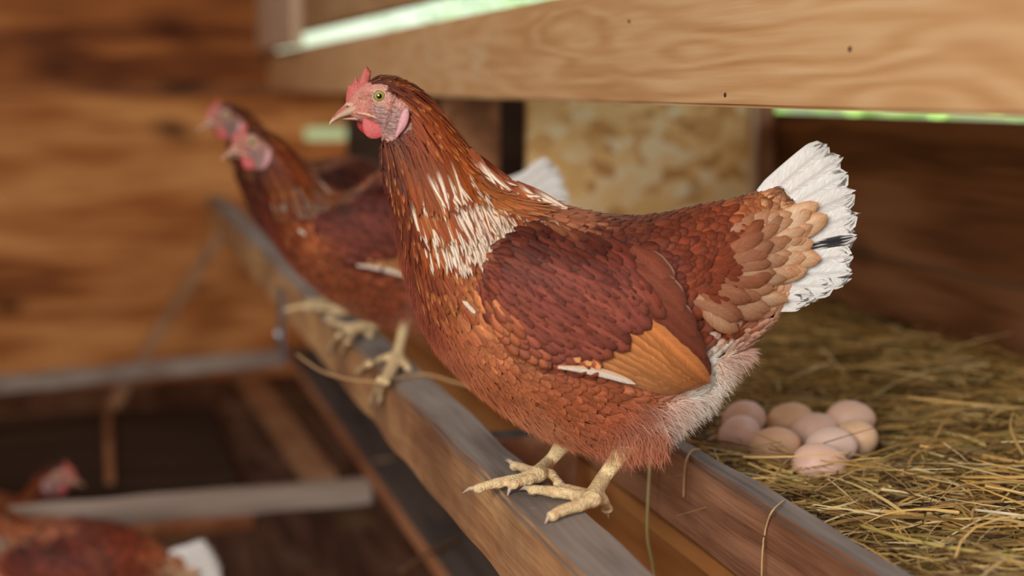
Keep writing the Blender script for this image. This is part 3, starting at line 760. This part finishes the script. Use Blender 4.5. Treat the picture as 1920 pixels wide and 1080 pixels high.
    @staticmethod
    def st_hackle(base, hp):     # pale vane with a brown edge where the neck is pale, else brown with a gold edge
        lum = base.mean(); brown = np.array(lin((150, 72, 30)))*GAIN*.85*ru(.7, 1.15)
        pale = lum > .30
        gold = np.array(lin((205, 130, 70)))*GAIN*.8
        g = rnd() < .33
        def f(t, x):
            if pale:
                c = base*1.0 if abs(x) < .75 and t < .95 else brown*.62
                if t < .3: c = brown*.8
            else:
                c = base*(1.1 if abs(x) < .1 else .85)
                if abs(x) > .9: c = base*.4+gold*.6 if g else base*.8
                if t > .85 and g: c = c*.4+gold*.6
            return tuple(np.clip(c, 0, .92))
        return f
    def plumage(s):
        neck = MB(); bod = MB(); D = s.det
        for sign in (1, -1):
            # trunk contour feathers, rear rows first
            t = s.n-1.6
            while t > 3.0:
                A = catmull(s.A, t); hgt = math.hypot(A[0]-A[2], A[1]-A[3]); w = A[4]
                per = math.pi*math.sqrt((hgt*hgt/4+w*w)/2)
                B_ = catmull(s.A, min(s.n-1.01, t+.5)); stepm = (math.hypot(B_[0]-A[0], B_[1]-A[1])+math.hypot(B_[2]-A[2], B_[3]-A[3]))/2/.5
                size = np.interp(t, [3, 4, 5, 7, 10, 13, 18, 22], [.5, .55, .62, .7, .8, .95, 1.05, 1.1])
                na = max(5, int(per/(.0062*size)*D))
                for k in range(na):
                    a = math.pi*(k+rnd())/na; tt = t+ru(-.12, .12)*(.008/max(.004, stepm))
                    p, hp = s.S(tt, a, sign)
                    if s.is_skin(hp) : continue
                    neckness = t < 10.8 and a < math.pi*.80
                    if t < 3.6 and a > 1.0: continue
                    base = s.col(hp)
                    if neckness:
                        Lm = np.interp(t, [3, 4, 5, 7, 9, 11], [.008, .011, .016, .027, .038, .040])*ru(.85, 1.2)
                        s.surf_feather(neck, tt, a, sign, Lm, np.interp(t, [3, 5, 8, 11], [.0009, .0012, .0016, .0024])*ru(.8, 1.25)/max(.6, D**.5), np.interp(t, [3, 5, 8], [.0005, .0012, .003])*ru(.6, 1.5), base, s.st_hackle, da=ru(-.05, .05), lead=ru(0, .0008))
                    else:
                        front = a > math.pi*.62
                        Lm = (.013 if front else .018)*size*ru(.85, 1.15); wd = (.0040 if front else .0058)*size*ru(.85, 1.15)
                        if t < 10.8: Lm *= .9; wd *= .62
                        if t > 11.5 and hp[1] < 610:
                            if rnd() < .45: continue
                            Lm *= 1.7; wd *= 1.45
                        s.surf_feather(bod, tt, a, sign, Lm, wd/max(.7, D**.5), (.0013 if (front or hp[1] > 560) else .0020)*ru(.7, 1.3), base, s.st_scale if (t > 12 and not front) else s.st_body, da=ru(-.04, .04))
                rs = .0056 if t > 10.8 else np.interp(t, [3, 5, 8, 10.8], [.0030, .0038, .0050, .0060])
                t -= rs/max(.004, stepm)/D
        bod.build('contour_feathers', M['feather'], s.root); neck.build('neck_feathers', M['feather'], s.root)
        # long cape hackles fanning over the shoulder
        for sign in (1, -1):
            cape = MB()
            brown = np.array(lin((146, 70, 32)))*GAIN*.9; white = np.array(lin((230, 212, 194)))*1.25; gold = np.array(lin((200, 128, 74)))*GAIN
            layers = [ # base curve, tip curve, number, paleness at each end and the middle
              ([(790, 415), (840, 400), (890, 385), (935, 362), (965, 352)], [(808, 515), (868, 500), (912, 488), (962, 452), (1062, 402)], 120, [.15, .7, .95, .95, .9], .0030),
              ([(770, 355), (815, 350), (860, 335), (905, 330), (945, 345)], [(798, 455), (856, 462), (905, 452), (950, 425), (1020, 386)], 120, [.1, .6, .85, .8, .75], .0040),
              ([(765, 300), (800, 300), (840, 290), (872, 282), (900, 305)], [(790, 395), (838, 402), (884, 390), (930, 378), (965, 362)], 100, [.05, .3, .6, .6, .5], .0046)]
            def st_cape(pale, hp):
                br = brown*ru(.6, 1.1)*s.shade; k_ = ru(.8, 1.05)*(1 if s.white > .9 else .42)
                cc = (white*k_ if pale*(1 if s.white > .9 else .55) > rnd() else (gold*ru(.5, .8) if rnd() < .25 else br*1.15))
                cc = cc*s.shade
                s0 = ru(.18, .42)
                def f(t, x):
                    m = min(1, max(0, (abs(x)-.35)/.35))*.9; m = max(m, 1-min(1, max(0, (t-s0)/.2)))
                    return tuple(np.clip(cc*(1-m)+br*.8*m, 0, .92))
                return f
            for bc, tcv, num, pl_, off in layers:
                bc = np.array(bc, float); tcv = np.array(tcv, float)
                for k in range(int(num*max(.5, D))):
                    u = (k+rnd())/max(1, int(num*max(.5, D))); q = u*(len(bc)-1)
                    b0 = catmull(bc, q)+np.array((ru(-8, 8), ru(-14, 14))); tp = catmull(tcv, q)+np.array((ru(-8, 8), ru(-22, 6)))
                    s.plane_feather(cape, b0, tp, ru(3.6, 6.0), sign, off-.0015, off+.0035, float(np.interp(q, range(5), pl_)), st_cape, curve=ru(-.05, .07), cup=.15, n=9, nc=7, tipw=.42)
            cape.build('cape_feathers', M['feather'], s.root)
    def depth(s, px, py):
        x, z = s.L(px, py); h = s.bvh.ray_cast(Vector((x, -1, z)), Vector((0, 1, 0)))
        if h[0] is None: return .0115, Vector((0, -1, 0))
        return max(.0115, -h[0].y+.004), h[1]
    def plane_feather(s, mb, b0, tip, wpx, sign, o0, o1, base, style, curve=0, cup=.25, n=7, nc=5, ragged=0, tipw=.55, ydepth=None):
        b0 = np.array(b0, float); tip = np.array(tip, float); d = tip-b0; pr = np.array((-d[1], d[0])); path = []; nr = []
        tl_ = [.5*(i/(n-1))+.5*math.sin(math.pi/2*i/(n-1)) for i in range(n)]
        for i in range(n):
            t = tl_[i]; q = b0+d*t+pr*curve*math.sin(math.pi*t); x, z = s.L(*q)
            if ydepth is None: dep, nn = s.depth(*q)
            else:
                dep = ydepth[0]+(ydepth[1]-ydepth[0])*t; nn = Vector((0, -1, 0))
            nn = Vector((nn.x, nn.y if nn.y < 0 else -nn.y, nn.z)); 
            if nn.y > -.45: nn.y = -.45
            nn.normalize()
            o = o0+(o1-o0)*t
            path.append(Vector((x, -sign*(dep+o), z))); nr.append(Vector((nn.x, nn.y*sign, nn.z)))
        # smooth depth
        for _ in range(2):
            ys = [p.y for p in path]
            for i in range(1, n-1): path[i].y = (ys[i-1]+2*ys[i]+ys[i+1])/4
        mid = b0+d*.6
        s.feather(mb, path, nr, wpx*PXM, style(base, mid), cup=cup, nc=nc, ragged=ragged, tipw=tipw, ts=tl_)
    def wings(s):
        U = np.array([(915,450),(985,402),(1085,412),(1180,445),(1245,525),(1300,625),(1325,690)], float)
        W = np.array([(890,520),(935,595),(1005,640),(1085,660),(1180,685),(1250,708),(1300,718)], float)
        def cv(A, t): return catmull(A, t*(len(A)-1))
        D = s.det
        for sign in (1, -1):
            mb = MB()
            # white outer primary
            def st_white(base, hp):
                def f(t, x):
                    return tuple(np.clip((np.array(lin((238, 226, 216))) if x*sign*s.mx > -.2 else np.array(lin((226, 186, 152))))*1.0, 0, .92))
                return f
            s.plane_feather(mb, (1040, 652), (1178, 686), 8, sign, .0125, .0095, None, st_white, curve=-.05, n=8, tipw=.5)
            s.plane_feather(mb, (985, 632), (1100, 668), 6, sign, .0075, .0085, None, st_white, curve=-.04, n=8, tipw=.5)
            # tan secondaries
            tan = np.array(lin((188, 124, 78)))*GAIN*.88*s.shade
            def st_tan(base, hp):
                def f(t, x):
                    c = base*(.74 if x*sign*s.mx > .6 else (1.25 if abs(x) < .1 else 1.0))*(1-.25*max(0, t-.75)*4*.6)
                    return tuple(np.clip(c, 0, .9))
                return f
            for k in range(9):
                b_ = (1035+13*k, 640-13*k); tp = (1262+7*k, 710-1.5*k)
                c = tan*ru(.88, 1.1)*np.array([1, 1-.02*k, 1-.04*k])
                s.plane_feather(mb, b_, tp, 17, sign, .005+.0006*k, .0055+.0007*k, c, st_tan, curve=-.035, n=10, nc=7, cup=.12, tipw=.72)
            # brown tertials with a pale trailing edge
            for k in range(5):
                b_ = (1110+16*k, 560-28*k); tp = [(1318, 682), (1306, 648), (1286, 606), (1262, 560), (1236, 522)][k]
                br = np.array(lin((112, 56, 40)))*GAIN*s.shade*(.72+.07*k)
                def st_t(base, hp, k=k):
                    def f(t, x):
                        e = -x*sign*s.mx
                        c = base*(1.3 if abs(x) < .1 else (1.12-.45*abs(x)**2))
                        if e > .95 and .25 < t < .8: c = np.array(lin((205, 170, 150)))*.7
                        return tuple(np.clip(c, 0, .9))
                    return f
                s.plane_feather(mb, b_, tp, 27, sign, .009+.0006*k, .0095, br, st_t, curve=-.09, n=12, nc=15, cup=.15, tipw=.7)
            for q in range(5):
                s.plane_feather(mb, (872+q*3, 544+q*3), (884+q*3, 550+q*3), 4, sign, .004, .006, None, st_white, n=6)
            # coverts, rear rows first
            rows = 19
            for r in range(rows, -1, -1):
                t = .02+.66*r/rows; pu, pw = cv(U, t), cv(W, t); ln = np.hypot(*(pu-pw)); size = np.interp(t, [0, .3, .7], [.75, 1.0, 1.5])
                nq = max(4, int(ln/(13*size)*D))
                for k in range(nq):
                    q = (k+.5+ru(-.3, .3))/nq; tt = t+ru(-.012, .012)
                    if t > .62-.15*q or (t > .45 and q < .15): continue
                    b_ = cv(U, tt)*(1-q)+cv(W, tt)*q; b2 = cv(U, tt+.06)*(1-q)+cv(W, tt+.06)*q
                    dr = b2-b_; dr /= np.hypot(*dr); dr = dr+np.array((0, .55*(1-t))); dr /= np.hypot(*dr)
                    Lp = 42*size*ru(.9, 1.12); tip = b_+dr*Lp
                    if q > .8 and t > .3: Lp *= .8; tip = b_+dr*Lp
                    base = s.col((b_+tip)/2, .12, 10)*np.array((.90, .84, .78))
                    s.plane_feather(mb, b_, tip, 13*size/max(.7, D**.5), sign, .0065+.005*(t > .05)*min(1, q*6)*min(1, (1-q)*6), .0115-.004*(t < .1), base, s.st_scale, curve=ru(-.04, .04), cup=.3)
            # small tan tips peeping from under the coverts
            for (x, y) in ((1062, 622), (1082, 628), (1098, 634)):
                s.plane_feather(mb, (x-6, y-12), (x+16, y+22), 9, sign, .009, .012, tan*1.25, s.st_body, cup=.3)
            w = mb.build('wing', M['feather'], s.root)
    def tail(s):
        fan = MB(); cov = MB(); inner = MB(); D = s.det
        white = np.array(lin((246, 242, 240)))
        tips = [((1548,274),24),((1570,298),26),((1584,326),26),((1596,362),27),((1600,402),28),((1598,442),28),((1592,478),28),((1588,508),26),((1552,534),24),((1516,552),22),((1500,562),20)]
        def st_white(base, hp):
            ink = base[3] if len(base) > 3 else 0; bb = np.array(base[:3])
            def f(t, x):
                c = bb*(.82 if abs(x) < .1 else 1)
                if ink and ((.62+.12*math.sin(x*23) < t < .93+.05*math.sin(x*31) and -.25 < x < .75) or (abs(x) < .06 and t > .3)): c = np.array((.02, .02, .025))+(.12*abs(x))
                return tuple(np.clip(c, 0, .9))
            return f
        for sign in (1, -1):
            for k, (tp, w) in enumerate(tips):
                root_ = (1392-abs(k-4)*1.5, 420+k*14)
                ang = math.atan2(tp[1]-root_[1], tp[0]-root_[0])
                c = list(white*ru(.92, 1.03)); c.append(1 if (k == 5 and sign == 1) else 0)
                s.plane_feather(fan, root_, tp, w, sign, 0, 0, c, st_white, curve=-.02+.03*(k/10), n=16, nc=27, cup=.10, ragged=.0055, tipw=.80, ydepth=(.0055+.0003*k, .004+.0005*k))
                if k < 10:
                    tq = (tp[0]-ru(4, 22), tp[1]+ru(4, 12)); c2_ = list(white*ru(.85, .98))
                    s.plane_feather(fan, root_, tq, w*.9, sign, 0, 0, c2_, st_white, curve=.01, n=14, nc=27, cup=.10, ragged=.006, tipw=.80, ydepth=(.0045+.0003*k, .003+.0004*k))
            # upper and side tail coverts
            buff = np.array(lin((206, 150, 108)))*GAIN*.80; brown = np.array(lin((150, 80, 48)))*GAIN*.9; pale = np.array(lin((228, 196, 165)))*1.15
            C0 = np.array((1280., 470.))
            L_ = []
            for ring, (R_, n_, wpx, ln) in enumerate(((262, 5, 21, 115), (238, 7, 21, 110), (214, 8, 21, 105), (188, 10, 20, 95), (160, 12, 18, 85), (134, 13, 16, 74), (108, 14, 15, 62), (84, 13, 14, 52))):
                for k in range(n_):
                    a0, a1 = (-33, 38) if ring < 3 else (-40, 62)
                    a1 = (8, 16, 30)[ring] if ring < 3 else a1
                    if ring < 2: a0 = -30
                    an = math.radians(a0+(a1-a0)*(k+.5+ru(-.45, .45))/n_)
                    RR = R_*ru(.90, 1.07)
                    tip = C0+np.array((math.cos(an)*RR, math.sin(an)*RR*.86))
                    da = an*.75-.17+ru(-.12, .12); b_ = tip-np.array((math.cos(da), math.sin(da)))*ln*1.1
                    L_.append((ring, tip, b_, wpx*ru(.75, 1.08), an))
            for ring, tip, b_, w, an in L_:
                f_ = min(1, max(0, ring-1+ru(-.6, .6))/3.5); dkb = np.array(lin((112, 50, 28)))*GAIN; f3 = min(1, ring/5); edge = ((buff*.8+brown*.2)*(1-f_)+(brown*(1-f3)+dkb*f3)*f_)*s.shade*ru(.78, 1.1); core = (pale*(1-min(1, f_*1.1))+(buff*(1-f3)+dkb*1.3*f3)*min(1, f_*1.1))*s.shade
                if ring > 4: core = core*.55+edge*.45
                def st_c(base, hp, edge=edge, core=core):
                    def f(t, x):
                        k = min(1, abs(x)**3*.8+(max(0, t-.55)/.45)**1.5)
                        c = core*(1-k)+edge*k
                        if abs(x) < .1: c = c*.9
                        return tuple(np.clip(c, 0, .92))
                    return f
                s.plane_feather(cov, b_, tip, w, sign, (.0015 if ring < 5 else -.001), (.0055+.0006*ring if ring < 5 else .0042), None, st_c, curve=ru(-.03, .05), n=8, nc=7, cup=.28, tipw=.6)
        t_ = fan.build('tail', M['feather'], s.root); t_['label'] = 'white fanned tail'
        cov.build('tail_coverts', M['feather'], s.root)
    def fluff(s):
        mb = MB(); D = s.det
        white = np.array(lin((236, 214, 202))); 
        def blade(p, d, L_, w, c0, c1, sag):
            P = []; Cc = []; sd = d.cross(Vector((0, 1, 0)));
            if sd.length < 1e-4: sd = Vector((1, 0, 0))
            sd.normalize(); 
            for i in range(4):
                t = i/3; q = p+d*(L_*t)+Vector((0, 0, -sag*L_*t*t)); ww = w*(1-.85*t); c = tuple(c0*(1-t)+c1*t)
                P.append((q-sd*ww, q+sd*ww)); Cc.append((c, c))
            mb.grid(P, Cc)
        # rear belly down
        for k in range(int(17000*D)):
            t = ru(16.2, 21.3); a = ru(math.pi*.50, math.pi); sign = 1 if rnd() < .5 else -1
            p, hp = s.S(t, a, sign)
            if hp[1] < 652: continue
            if a < 2.5 and hp[0] < 1330 and hp[1] < 722: continue
            if hp[0] < 1235: 
                if rnd() < .4: continue
            pa, _ = s.S(min(s.n-1.01, t+.2), a, sign); A = catmull(s.A, t); ctr = Vector(((A[0]+A[2])/2, 0, (A[1]+A[3])/2))
            nn = (p-ctr).normalized(); d = ((pa-p).normalized()*ru(.6, 1.2)+nn*ru(.4, .9)+Vector((ru(-.3, .3), ru(-.3, .3), ru(-.4, .1)))).normalized()
            c = s.col(hp, .08, 20); m = np.clip(ru(.1, .9)*(1 if hp[0] > 1225 else .3), 0, 1)
            c1 = np.clip(c*(1-m)+white*m, 0, .92)
            blade(p+nn*.001, d, ru(.008, .017), ru(.00015, .0004), np.clip(c*.9, 0, .9), c1, ru(0, .4))
        # fine barbs breaking the outline of breast and belly
        for k in range(int(16000*D)):
            t = ru(8, 18.5); a = math.pi*(1-abs(random.gauss(0, .30))); sign = 1 if rnd() < .5 else -1
            if a < .9: continue
            p, hp = s.S(t, a, sign); pa, _ = s.S(t+.2, a, sign); A = catmull(s.A, t); ctr = Vector(((A[0]+A[2])/2, 0, (A[1]+A[3])/2))
            nn = (p-ctr).normalized(); d = ((pa-p).normalized()+nn*ru(.08, .34)+Vector((ru(-.15, .15), ru(-.2, .2), ru(-.2, .12)))).normalized()
            c = s.col(hp, .1, 12)
            if hp[1] < 655+(hp[0]-1085)*.27 and hp[1] > 440 and hp[0] > 930: continue
            blade(p+nn*.0015, d, ru(.006, .013), ru(.00010, .00024), np.clip(c*.85, 0, .9), np.clip(c*ru(.95, 1.4), 0, .92), ru(0, .3))
        mb.build('down', M['down'], s.root)
        # thigh tufts round the shanks
        for f_, hx, hy, off in ((0, 1068, 815, .043), (1, 1178, 828, -.043)):
            x, z = s.L(hx, hy)
            th = MB()
            for k in range(int(1500*D)):
                an = ru(0, 6.283); r = ru(.006, .026); p = Vector((x+math.cos(an)*r*1.3, off+math.sin(an)*r, z+ru(-.002, .024)))
                d = Vector((.1*s.mx+ru(-.6, .6), ru(-.4, .4), -1)).normalized()
                c = s.col((hx+math.cos(an)*20, hy-10), .1, 12); P = []; Cc = []; w = ru(.0001, .0003); L_ = ru(.007, .016); sd = Vector((1, 0, .2)).normalized()
                for i in range(4):
                    t = i/3; q = p+d*(L_*t); P.append((q-sd*w*(1-.8*t), q+sd*w*(1-.8*t))); cc = tuple(np.clip(c*(.9+.3*t), 0, .9)); Cc.append((cc, cc))
                th.grid(P, Cc)
            th.build('thigh_feathers', M['down'], s.root)
    # ---------- head furniture
    def pillow(s, mb, out, cen, yf, th, c0, c1):
        """a fleshy lobe: closed outline with rounded thickness"""
        out = np.array(out, float); n = len(out); dn = []; cen = np.array(cen, float)
        ext = np.concatenate([out, out, out])
        for i in range(n):
            for q in range(5): dn.append(catmull(ext, n+i+q/5))
        dn.append(dn[0]); P = []; Cc = []
        for r_, h in ((.02, 1), (.35, .95), (.65, .78), (.86, .5), (.96, .25), (1, 0), (.96, -.25), (.86, -.5), (.65, -.78), (.35, -.95), (.02, -1)):
            row = []; cr = []
            for v in dn:
                q = cen+(v-cen)*r_; row.append(s.P3(q[0], q[1], yf(q[0], q[1])-h*th*PXM)); cr.append(c0 if r_ < .9 else c1)
            P.append(row); Cc.append(cr)
        mb.grid(P, Cc)
    def P3(s, px, py, y): x, z = s.L(px, py); return Vector((x, y, z))
    def head(s):
        k = PXM
        # beak: upper and lower mandible, lofted from outline pairs
        def loft(secs, name, colf, seg=14):
            mb = MB(); P = []; Cc = []
            ex = []
            for i in range(len(secs)-1):
                for j in range(4):
                    t = j/4; a, b = secs[i], secs[i+1]; ex.append(tuple(np.array(a)*(1-t)+np.array(b)*t))
            ex.append(secs[-1])
            for (tx, ty, bx, by, w) in ex:
                t_ = s.P3(tx, ty, 0); b_ = s.P3(bx, by, 0); c = (t_+b_)/2; h = (t_-b_)/2; row = []; cr = []
                for q in range(seg+1):
                    a = 2*math.pi*q/seg; v = c+h*math.cos(a)+Vector((0, -math.sin(a)*w*k, 0)); row.append(v)
                    cr.append(colf((tx+bx)/2+(tx-bx)/2*math.cos(a), (ty+by)/2+(ty-by)/2*math.cos(a), math.cos(a)))
                P.append(row); Cc.append(cr)
            mb.grid(P, Cc); return mb.build(name, M['beak'], s.root)
        pinkb = np.array(lin((176, 98, 84))); cream = np.array(lin((238, 214, 190))); dk = np.array(lin((150, 82, 66)))
        def cu(x, y, ca):
            t = np.clip((x-618)/70, 0, 1)
            m = np.clip((ca+.35)*1.4, 0, 1)
            c = cream*(1-m)+(pinkb if x > 640 else pinkb)*m
            if x < 626: c = cream*.5+c*.5
            return tuple(np.clip(c, 0, .95))
        loft([(690, 196, 706, 216, 24), (668, 187, 690, 215, 23), (652, 190, 668, 214, 18), (641, 200, 652, 218, 13.5), (631, 210, 638, 222, 9), (623, 221, 628, 227, 5.0), (618, 228, 620, 232, 1.8), (617, 234, 618, 235, .5)], 'upper_beak', cu)
        def cl(x, y, ca): return tuple(np.clip(cream*.75+dk*.25 if ca < 0 else dk*.7, 0, .95))
        loft([(712, 214, 700, 234, 20), (690, 214, 684, 229, 16), (668, 215, 664, 226, 11), (650, 219, 650, 225, 6), (643, 221, 643, 224, 2)], 'lower_beak', cl)
        # pale corner of the mouth
        gp = MB()
        for sg in (1, -1):
            gp_ = [s.P3(x, y, -sg*(d_)*k) for x, y, d_ in ((668, 210, 20), (680, 212, 25.5), (692, 214, 31), (704, 218, 35), (716, 224, 37.5))]
            gp = MB(); gp.tube(gp_, [.0012, .0015, .0015, .0012, .0005], 8, lin((226, 176, 156))); gp.build('gape', M['skin'], s.root)
        # nostril flesh
        for sg in (1, -1):
            mb = MB(); mb.ball(s.P3(659, 197, -sg*13*k), 9*k, lin((222, 172, 152)), (1.25, .65, .7)); mb.ball(s.P3(654, 199, -sg*(18)*k), 2.0*k, lin((130, 70, 60)), (2.0, .5, .5))
            mb.build('nostril', M['skin'], s.root)
        # comb
        cm = MB(); out = [(648, 196), (649, 176), (653, 160), (661, 158), (667, 142), (673, 154), (679, 138), (687, 123), (696, 134), (694, 150), (690, 162), (682, 178), (674, 196), (660, 202)]
        base = lin((200, 104, 100)); tipc = lin((214, 124, 118))
        N_ = len(out); cen = np.array((672, 172.)); V0 = []
        for sgn in (1, -1):
            for r_, th_ in ((1.0, .8), (.86, 3.2), (.5, 5.5), (0.02, 6.5)):
                pass
        rings = []
        for sgn in (1,):
            seqs = [(.02, 6.4), (.5, 5.6), (.86, 3.4), (1.0, 0.0), (.86, -3.4), (.5, -5.6), (.02, -6.4)]
            P = []; Cc = []
            for r_, th_ in seqs:
                row = []; cr = []
                dn = []
                for i in range(N_):
                    a_, b_ = np.array(out[i]), np.array(out[(i+1) % N_])
                    for q in range(3): dn.append(a_+(b_-a_)*q/3)
                dn.append(dn[0])
                for o_ in dn:
                    q = cen+(np.array(o_)-cen)*r_; row.append(s.P3(q[0], q[1], -th_*k)); cr.append(base if r_ < .9 else tipc)
                P.append(row); Cc.append(cr)
            cm.grid(P, Cc)
        cm.build('comb', M['comb'], s.root)
        # eye
        for sg in (1, -1):
            d, nn = s.depth(715, 180); d = d-.004
            c = s.P3(715, 180, -sg*(d-.0026)); lid = MB(); pts = []
            for i in range(25):
                a = 2*math.pi*i/24; pts.append(s.P3(715+12.3*math.cos(a), 180+12*math.sin(a), -sg*(d+.0003)))
            lid.tube(pts, [.0008]*25, 8, lin((222, 184, 160)), cap=False); eo = MB()
            yel = np.array(lin((170, 158, 84))); pup = (.006, .005, .005); R_ = .0058
            def ec(q):
                r = math.hypot(q.x, q.z)
                if r < .0023: return pup
                if r < .0046: return tuple(yel*1.05)
                return tuple(yel*.35)
            axes = Matrix.Rotation(math.pi/2, 3, 'X')
            eo.ball(c, R_, ec, (1, 1, .95), 40, 48, axes)
            ob = eo.build('eye', EYE, s.root); lid.build('eyelid', M['skin'], ob)
        # ear lobe + ear tuft + wattles
        for sg in (1, -1):
            d, _ = s.depth(752, 225)
            el = MB()
            s.pillow(el, [(769, 203), (771, 216), (768, 230), (762, 241), (754, 250), (747, 257), (745, 250), (749, 238), (752, 224), (757, 210), (763, 202)], (760, 228), lambda x, y: -sg*(s.depth(756, 225)[0]+.0005), 4.5, lin((222, 168, 178)), lin((226, 150, 158)))
            el.build('ear_lobe', M['comb'], s.root)
            wa = MB()
            if sg == 1: o_ = [(684, 221), (698, 224), (714, 231), (727, 240), (725, 250), (713, 258), (699, 259), (688, 252), (683, 238)]; yy = .0135; c0 = lin((212, 104, 106))
            else: o_ = [(668, 222), (684, 222), (700, 230), (704, 246), (692, 256), (678, 250), (668, 238)]; yy = .010; c0 = lin((178, 52, 54))
            s.pillow(wa, o_, tuple(np.mean(o_, axis=0)), lambda x, y: -sg*(yy+.004*(1-min(1, max(0, (y-212)/25)))*0), 4.5, c0, tuple(v*1.05 for v in c0))
            wa.build('wattle', M['comb'], s.root)
        # bristles on the cheek
        br = MB()
        for sg in (1, -1):
            for q in range(int(520*s.det)):
                x = ru(672, 768); y = ru(170, 258)
                if not s.is_skin((x, y)): continue
                if math.hypot(x-715, y-180) < 16 or (x < 690 and y > 185): continue
                if abs(y-182) < 20 and x > 700 and rnd() < .6: continue
                d, _ = s.depth(x, y); L_ = ru(7, 13); an = math.radians(ru(-5, 30)); p = s.P3(x, y, -sg*(d-.0035)); e2 = s.P3(x+L_*math.cos(an), y+L_*math.sin(an), -sg*(s.depth(x+L_, y)[0]-.0025 if s.depth(x+L_, y)[0] > .007 else d-.003))
                c = lin(random.choice(((120, 84, 76), (150, 115, 108), (140, 84, 66)))); br.grid([(p-Vector((0, 0, .00011)), p+Vector((0, 0, .00011))), (e2, e2+Vector((0, 0, .0001)))], [(c, c), (c, c)])
        br.build('face_bristles', M['down'], s.root)
rid = [0.0]
TS6 = [0, .28, .55, .76, .92, 1.0]
EYE, t_, b_ = new_mat('hen_eye'); at_ = N(t_, 'ShaderNodeAttribute'); at_.attribute_name = 'tint'; t_.links.new(at_.outputs['Color'], b_.inputs['Base Color']); b_.inputs['Roughness'].default_value = .06; b_.inputs['Coat Weight'].default_value = 1

def sstep(a, b, x):
    t = max(0, min(1, (x-a)/(b-a))); return t*t*(3-2*t)
import os
Hen('hen', HO, -TH, 'red-brown hen in sharp focus nearest the camera on the perch, white tail raised')
def warp2(px, py):
    w = sstep(620, 262, py)*sstep(1130, 960, px); v = sstep(1300, 1500, px); return px+18*w+30*v, py+142*w+105*v
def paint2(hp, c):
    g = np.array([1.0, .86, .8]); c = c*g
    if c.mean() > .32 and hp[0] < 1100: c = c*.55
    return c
h2 = on(2, PZ, 697, 655)
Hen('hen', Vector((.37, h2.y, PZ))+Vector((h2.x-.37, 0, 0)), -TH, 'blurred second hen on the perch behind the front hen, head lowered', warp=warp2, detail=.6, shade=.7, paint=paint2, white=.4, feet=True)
def warp3(px, py):
    w = sstep(620, 262, py)*sstep(1130, 960, px); v = sstep(1150, 1500, px); return px-12*w-150*v, py+80*w+190*v
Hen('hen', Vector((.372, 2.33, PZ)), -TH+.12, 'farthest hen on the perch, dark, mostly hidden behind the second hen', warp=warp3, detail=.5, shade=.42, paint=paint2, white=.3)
def warp5(px, py):
    w = sstep(1180, 1560, px); v = sstep(620, 262, py)*sstep(1130, 960, px); return px+20*w-60*v, py+215*w+70*v
h5 = on(2, 0, 128, 1238)
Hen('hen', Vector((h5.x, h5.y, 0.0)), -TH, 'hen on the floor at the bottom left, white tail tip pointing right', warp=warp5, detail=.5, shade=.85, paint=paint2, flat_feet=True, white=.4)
h4 = on(1, 2.90, 112, 876); h4.x -= .232; h4.y += .067
def warp4(px, py):
    w = sstep(620, 262, py)*sstep(1130, 960, px); return px-150*w, py+268*w
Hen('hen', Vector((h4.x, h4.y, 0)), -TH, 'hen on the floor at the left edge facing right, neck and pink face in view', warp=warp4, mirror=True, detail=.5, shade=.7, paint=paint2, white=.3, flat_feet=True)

# ------------------------------------------------------------------ outdoors beyond the gaps
gr = MB(); gr.grid([[(WX+.1, -8, -.2), (WX+.1, 14, -.2)], [(30, -8, -.2), (30, 14, -.2)]], [[lin((200, 215, 140))]*2]*2)
tag(gr.build('ground', M['hay']), kind='structure')
hg = MB()
for k in range(9000):
    x = ru(5, 8); y = ru(-3, 26); z = ru(-.1, 3.2)*(.75+.25*noise.noise(Vector((y*.6, 0, 0)))) + .2
    if noise.noise(Vector((x*.9, y*1.3, z*1.6))) < -.02: continue
    n_ = Vector((ru(-1, 1), ru(-1, 1), ru(-1, 1))).normalized(); a_ = n_.orthogonal().normalized()*ru(.05, .11); b_2 = n_.cross(a_)*.6; p = Vector((x, y, z))
    c = lin(random.choice(((120, 165, 80), (150, 195, 100), (95, 140, 70), (175, 210, 120))))
    hg.grid([(p-a_, p-b_2), (p+b_2, p+a_)], [[c]*2]*2)
h_ = hg.build('hedge', M['hay']); tag(h_, 'sunlit green hedge outside beyond the gaps in the boards', 'hedge', kind='stuff')
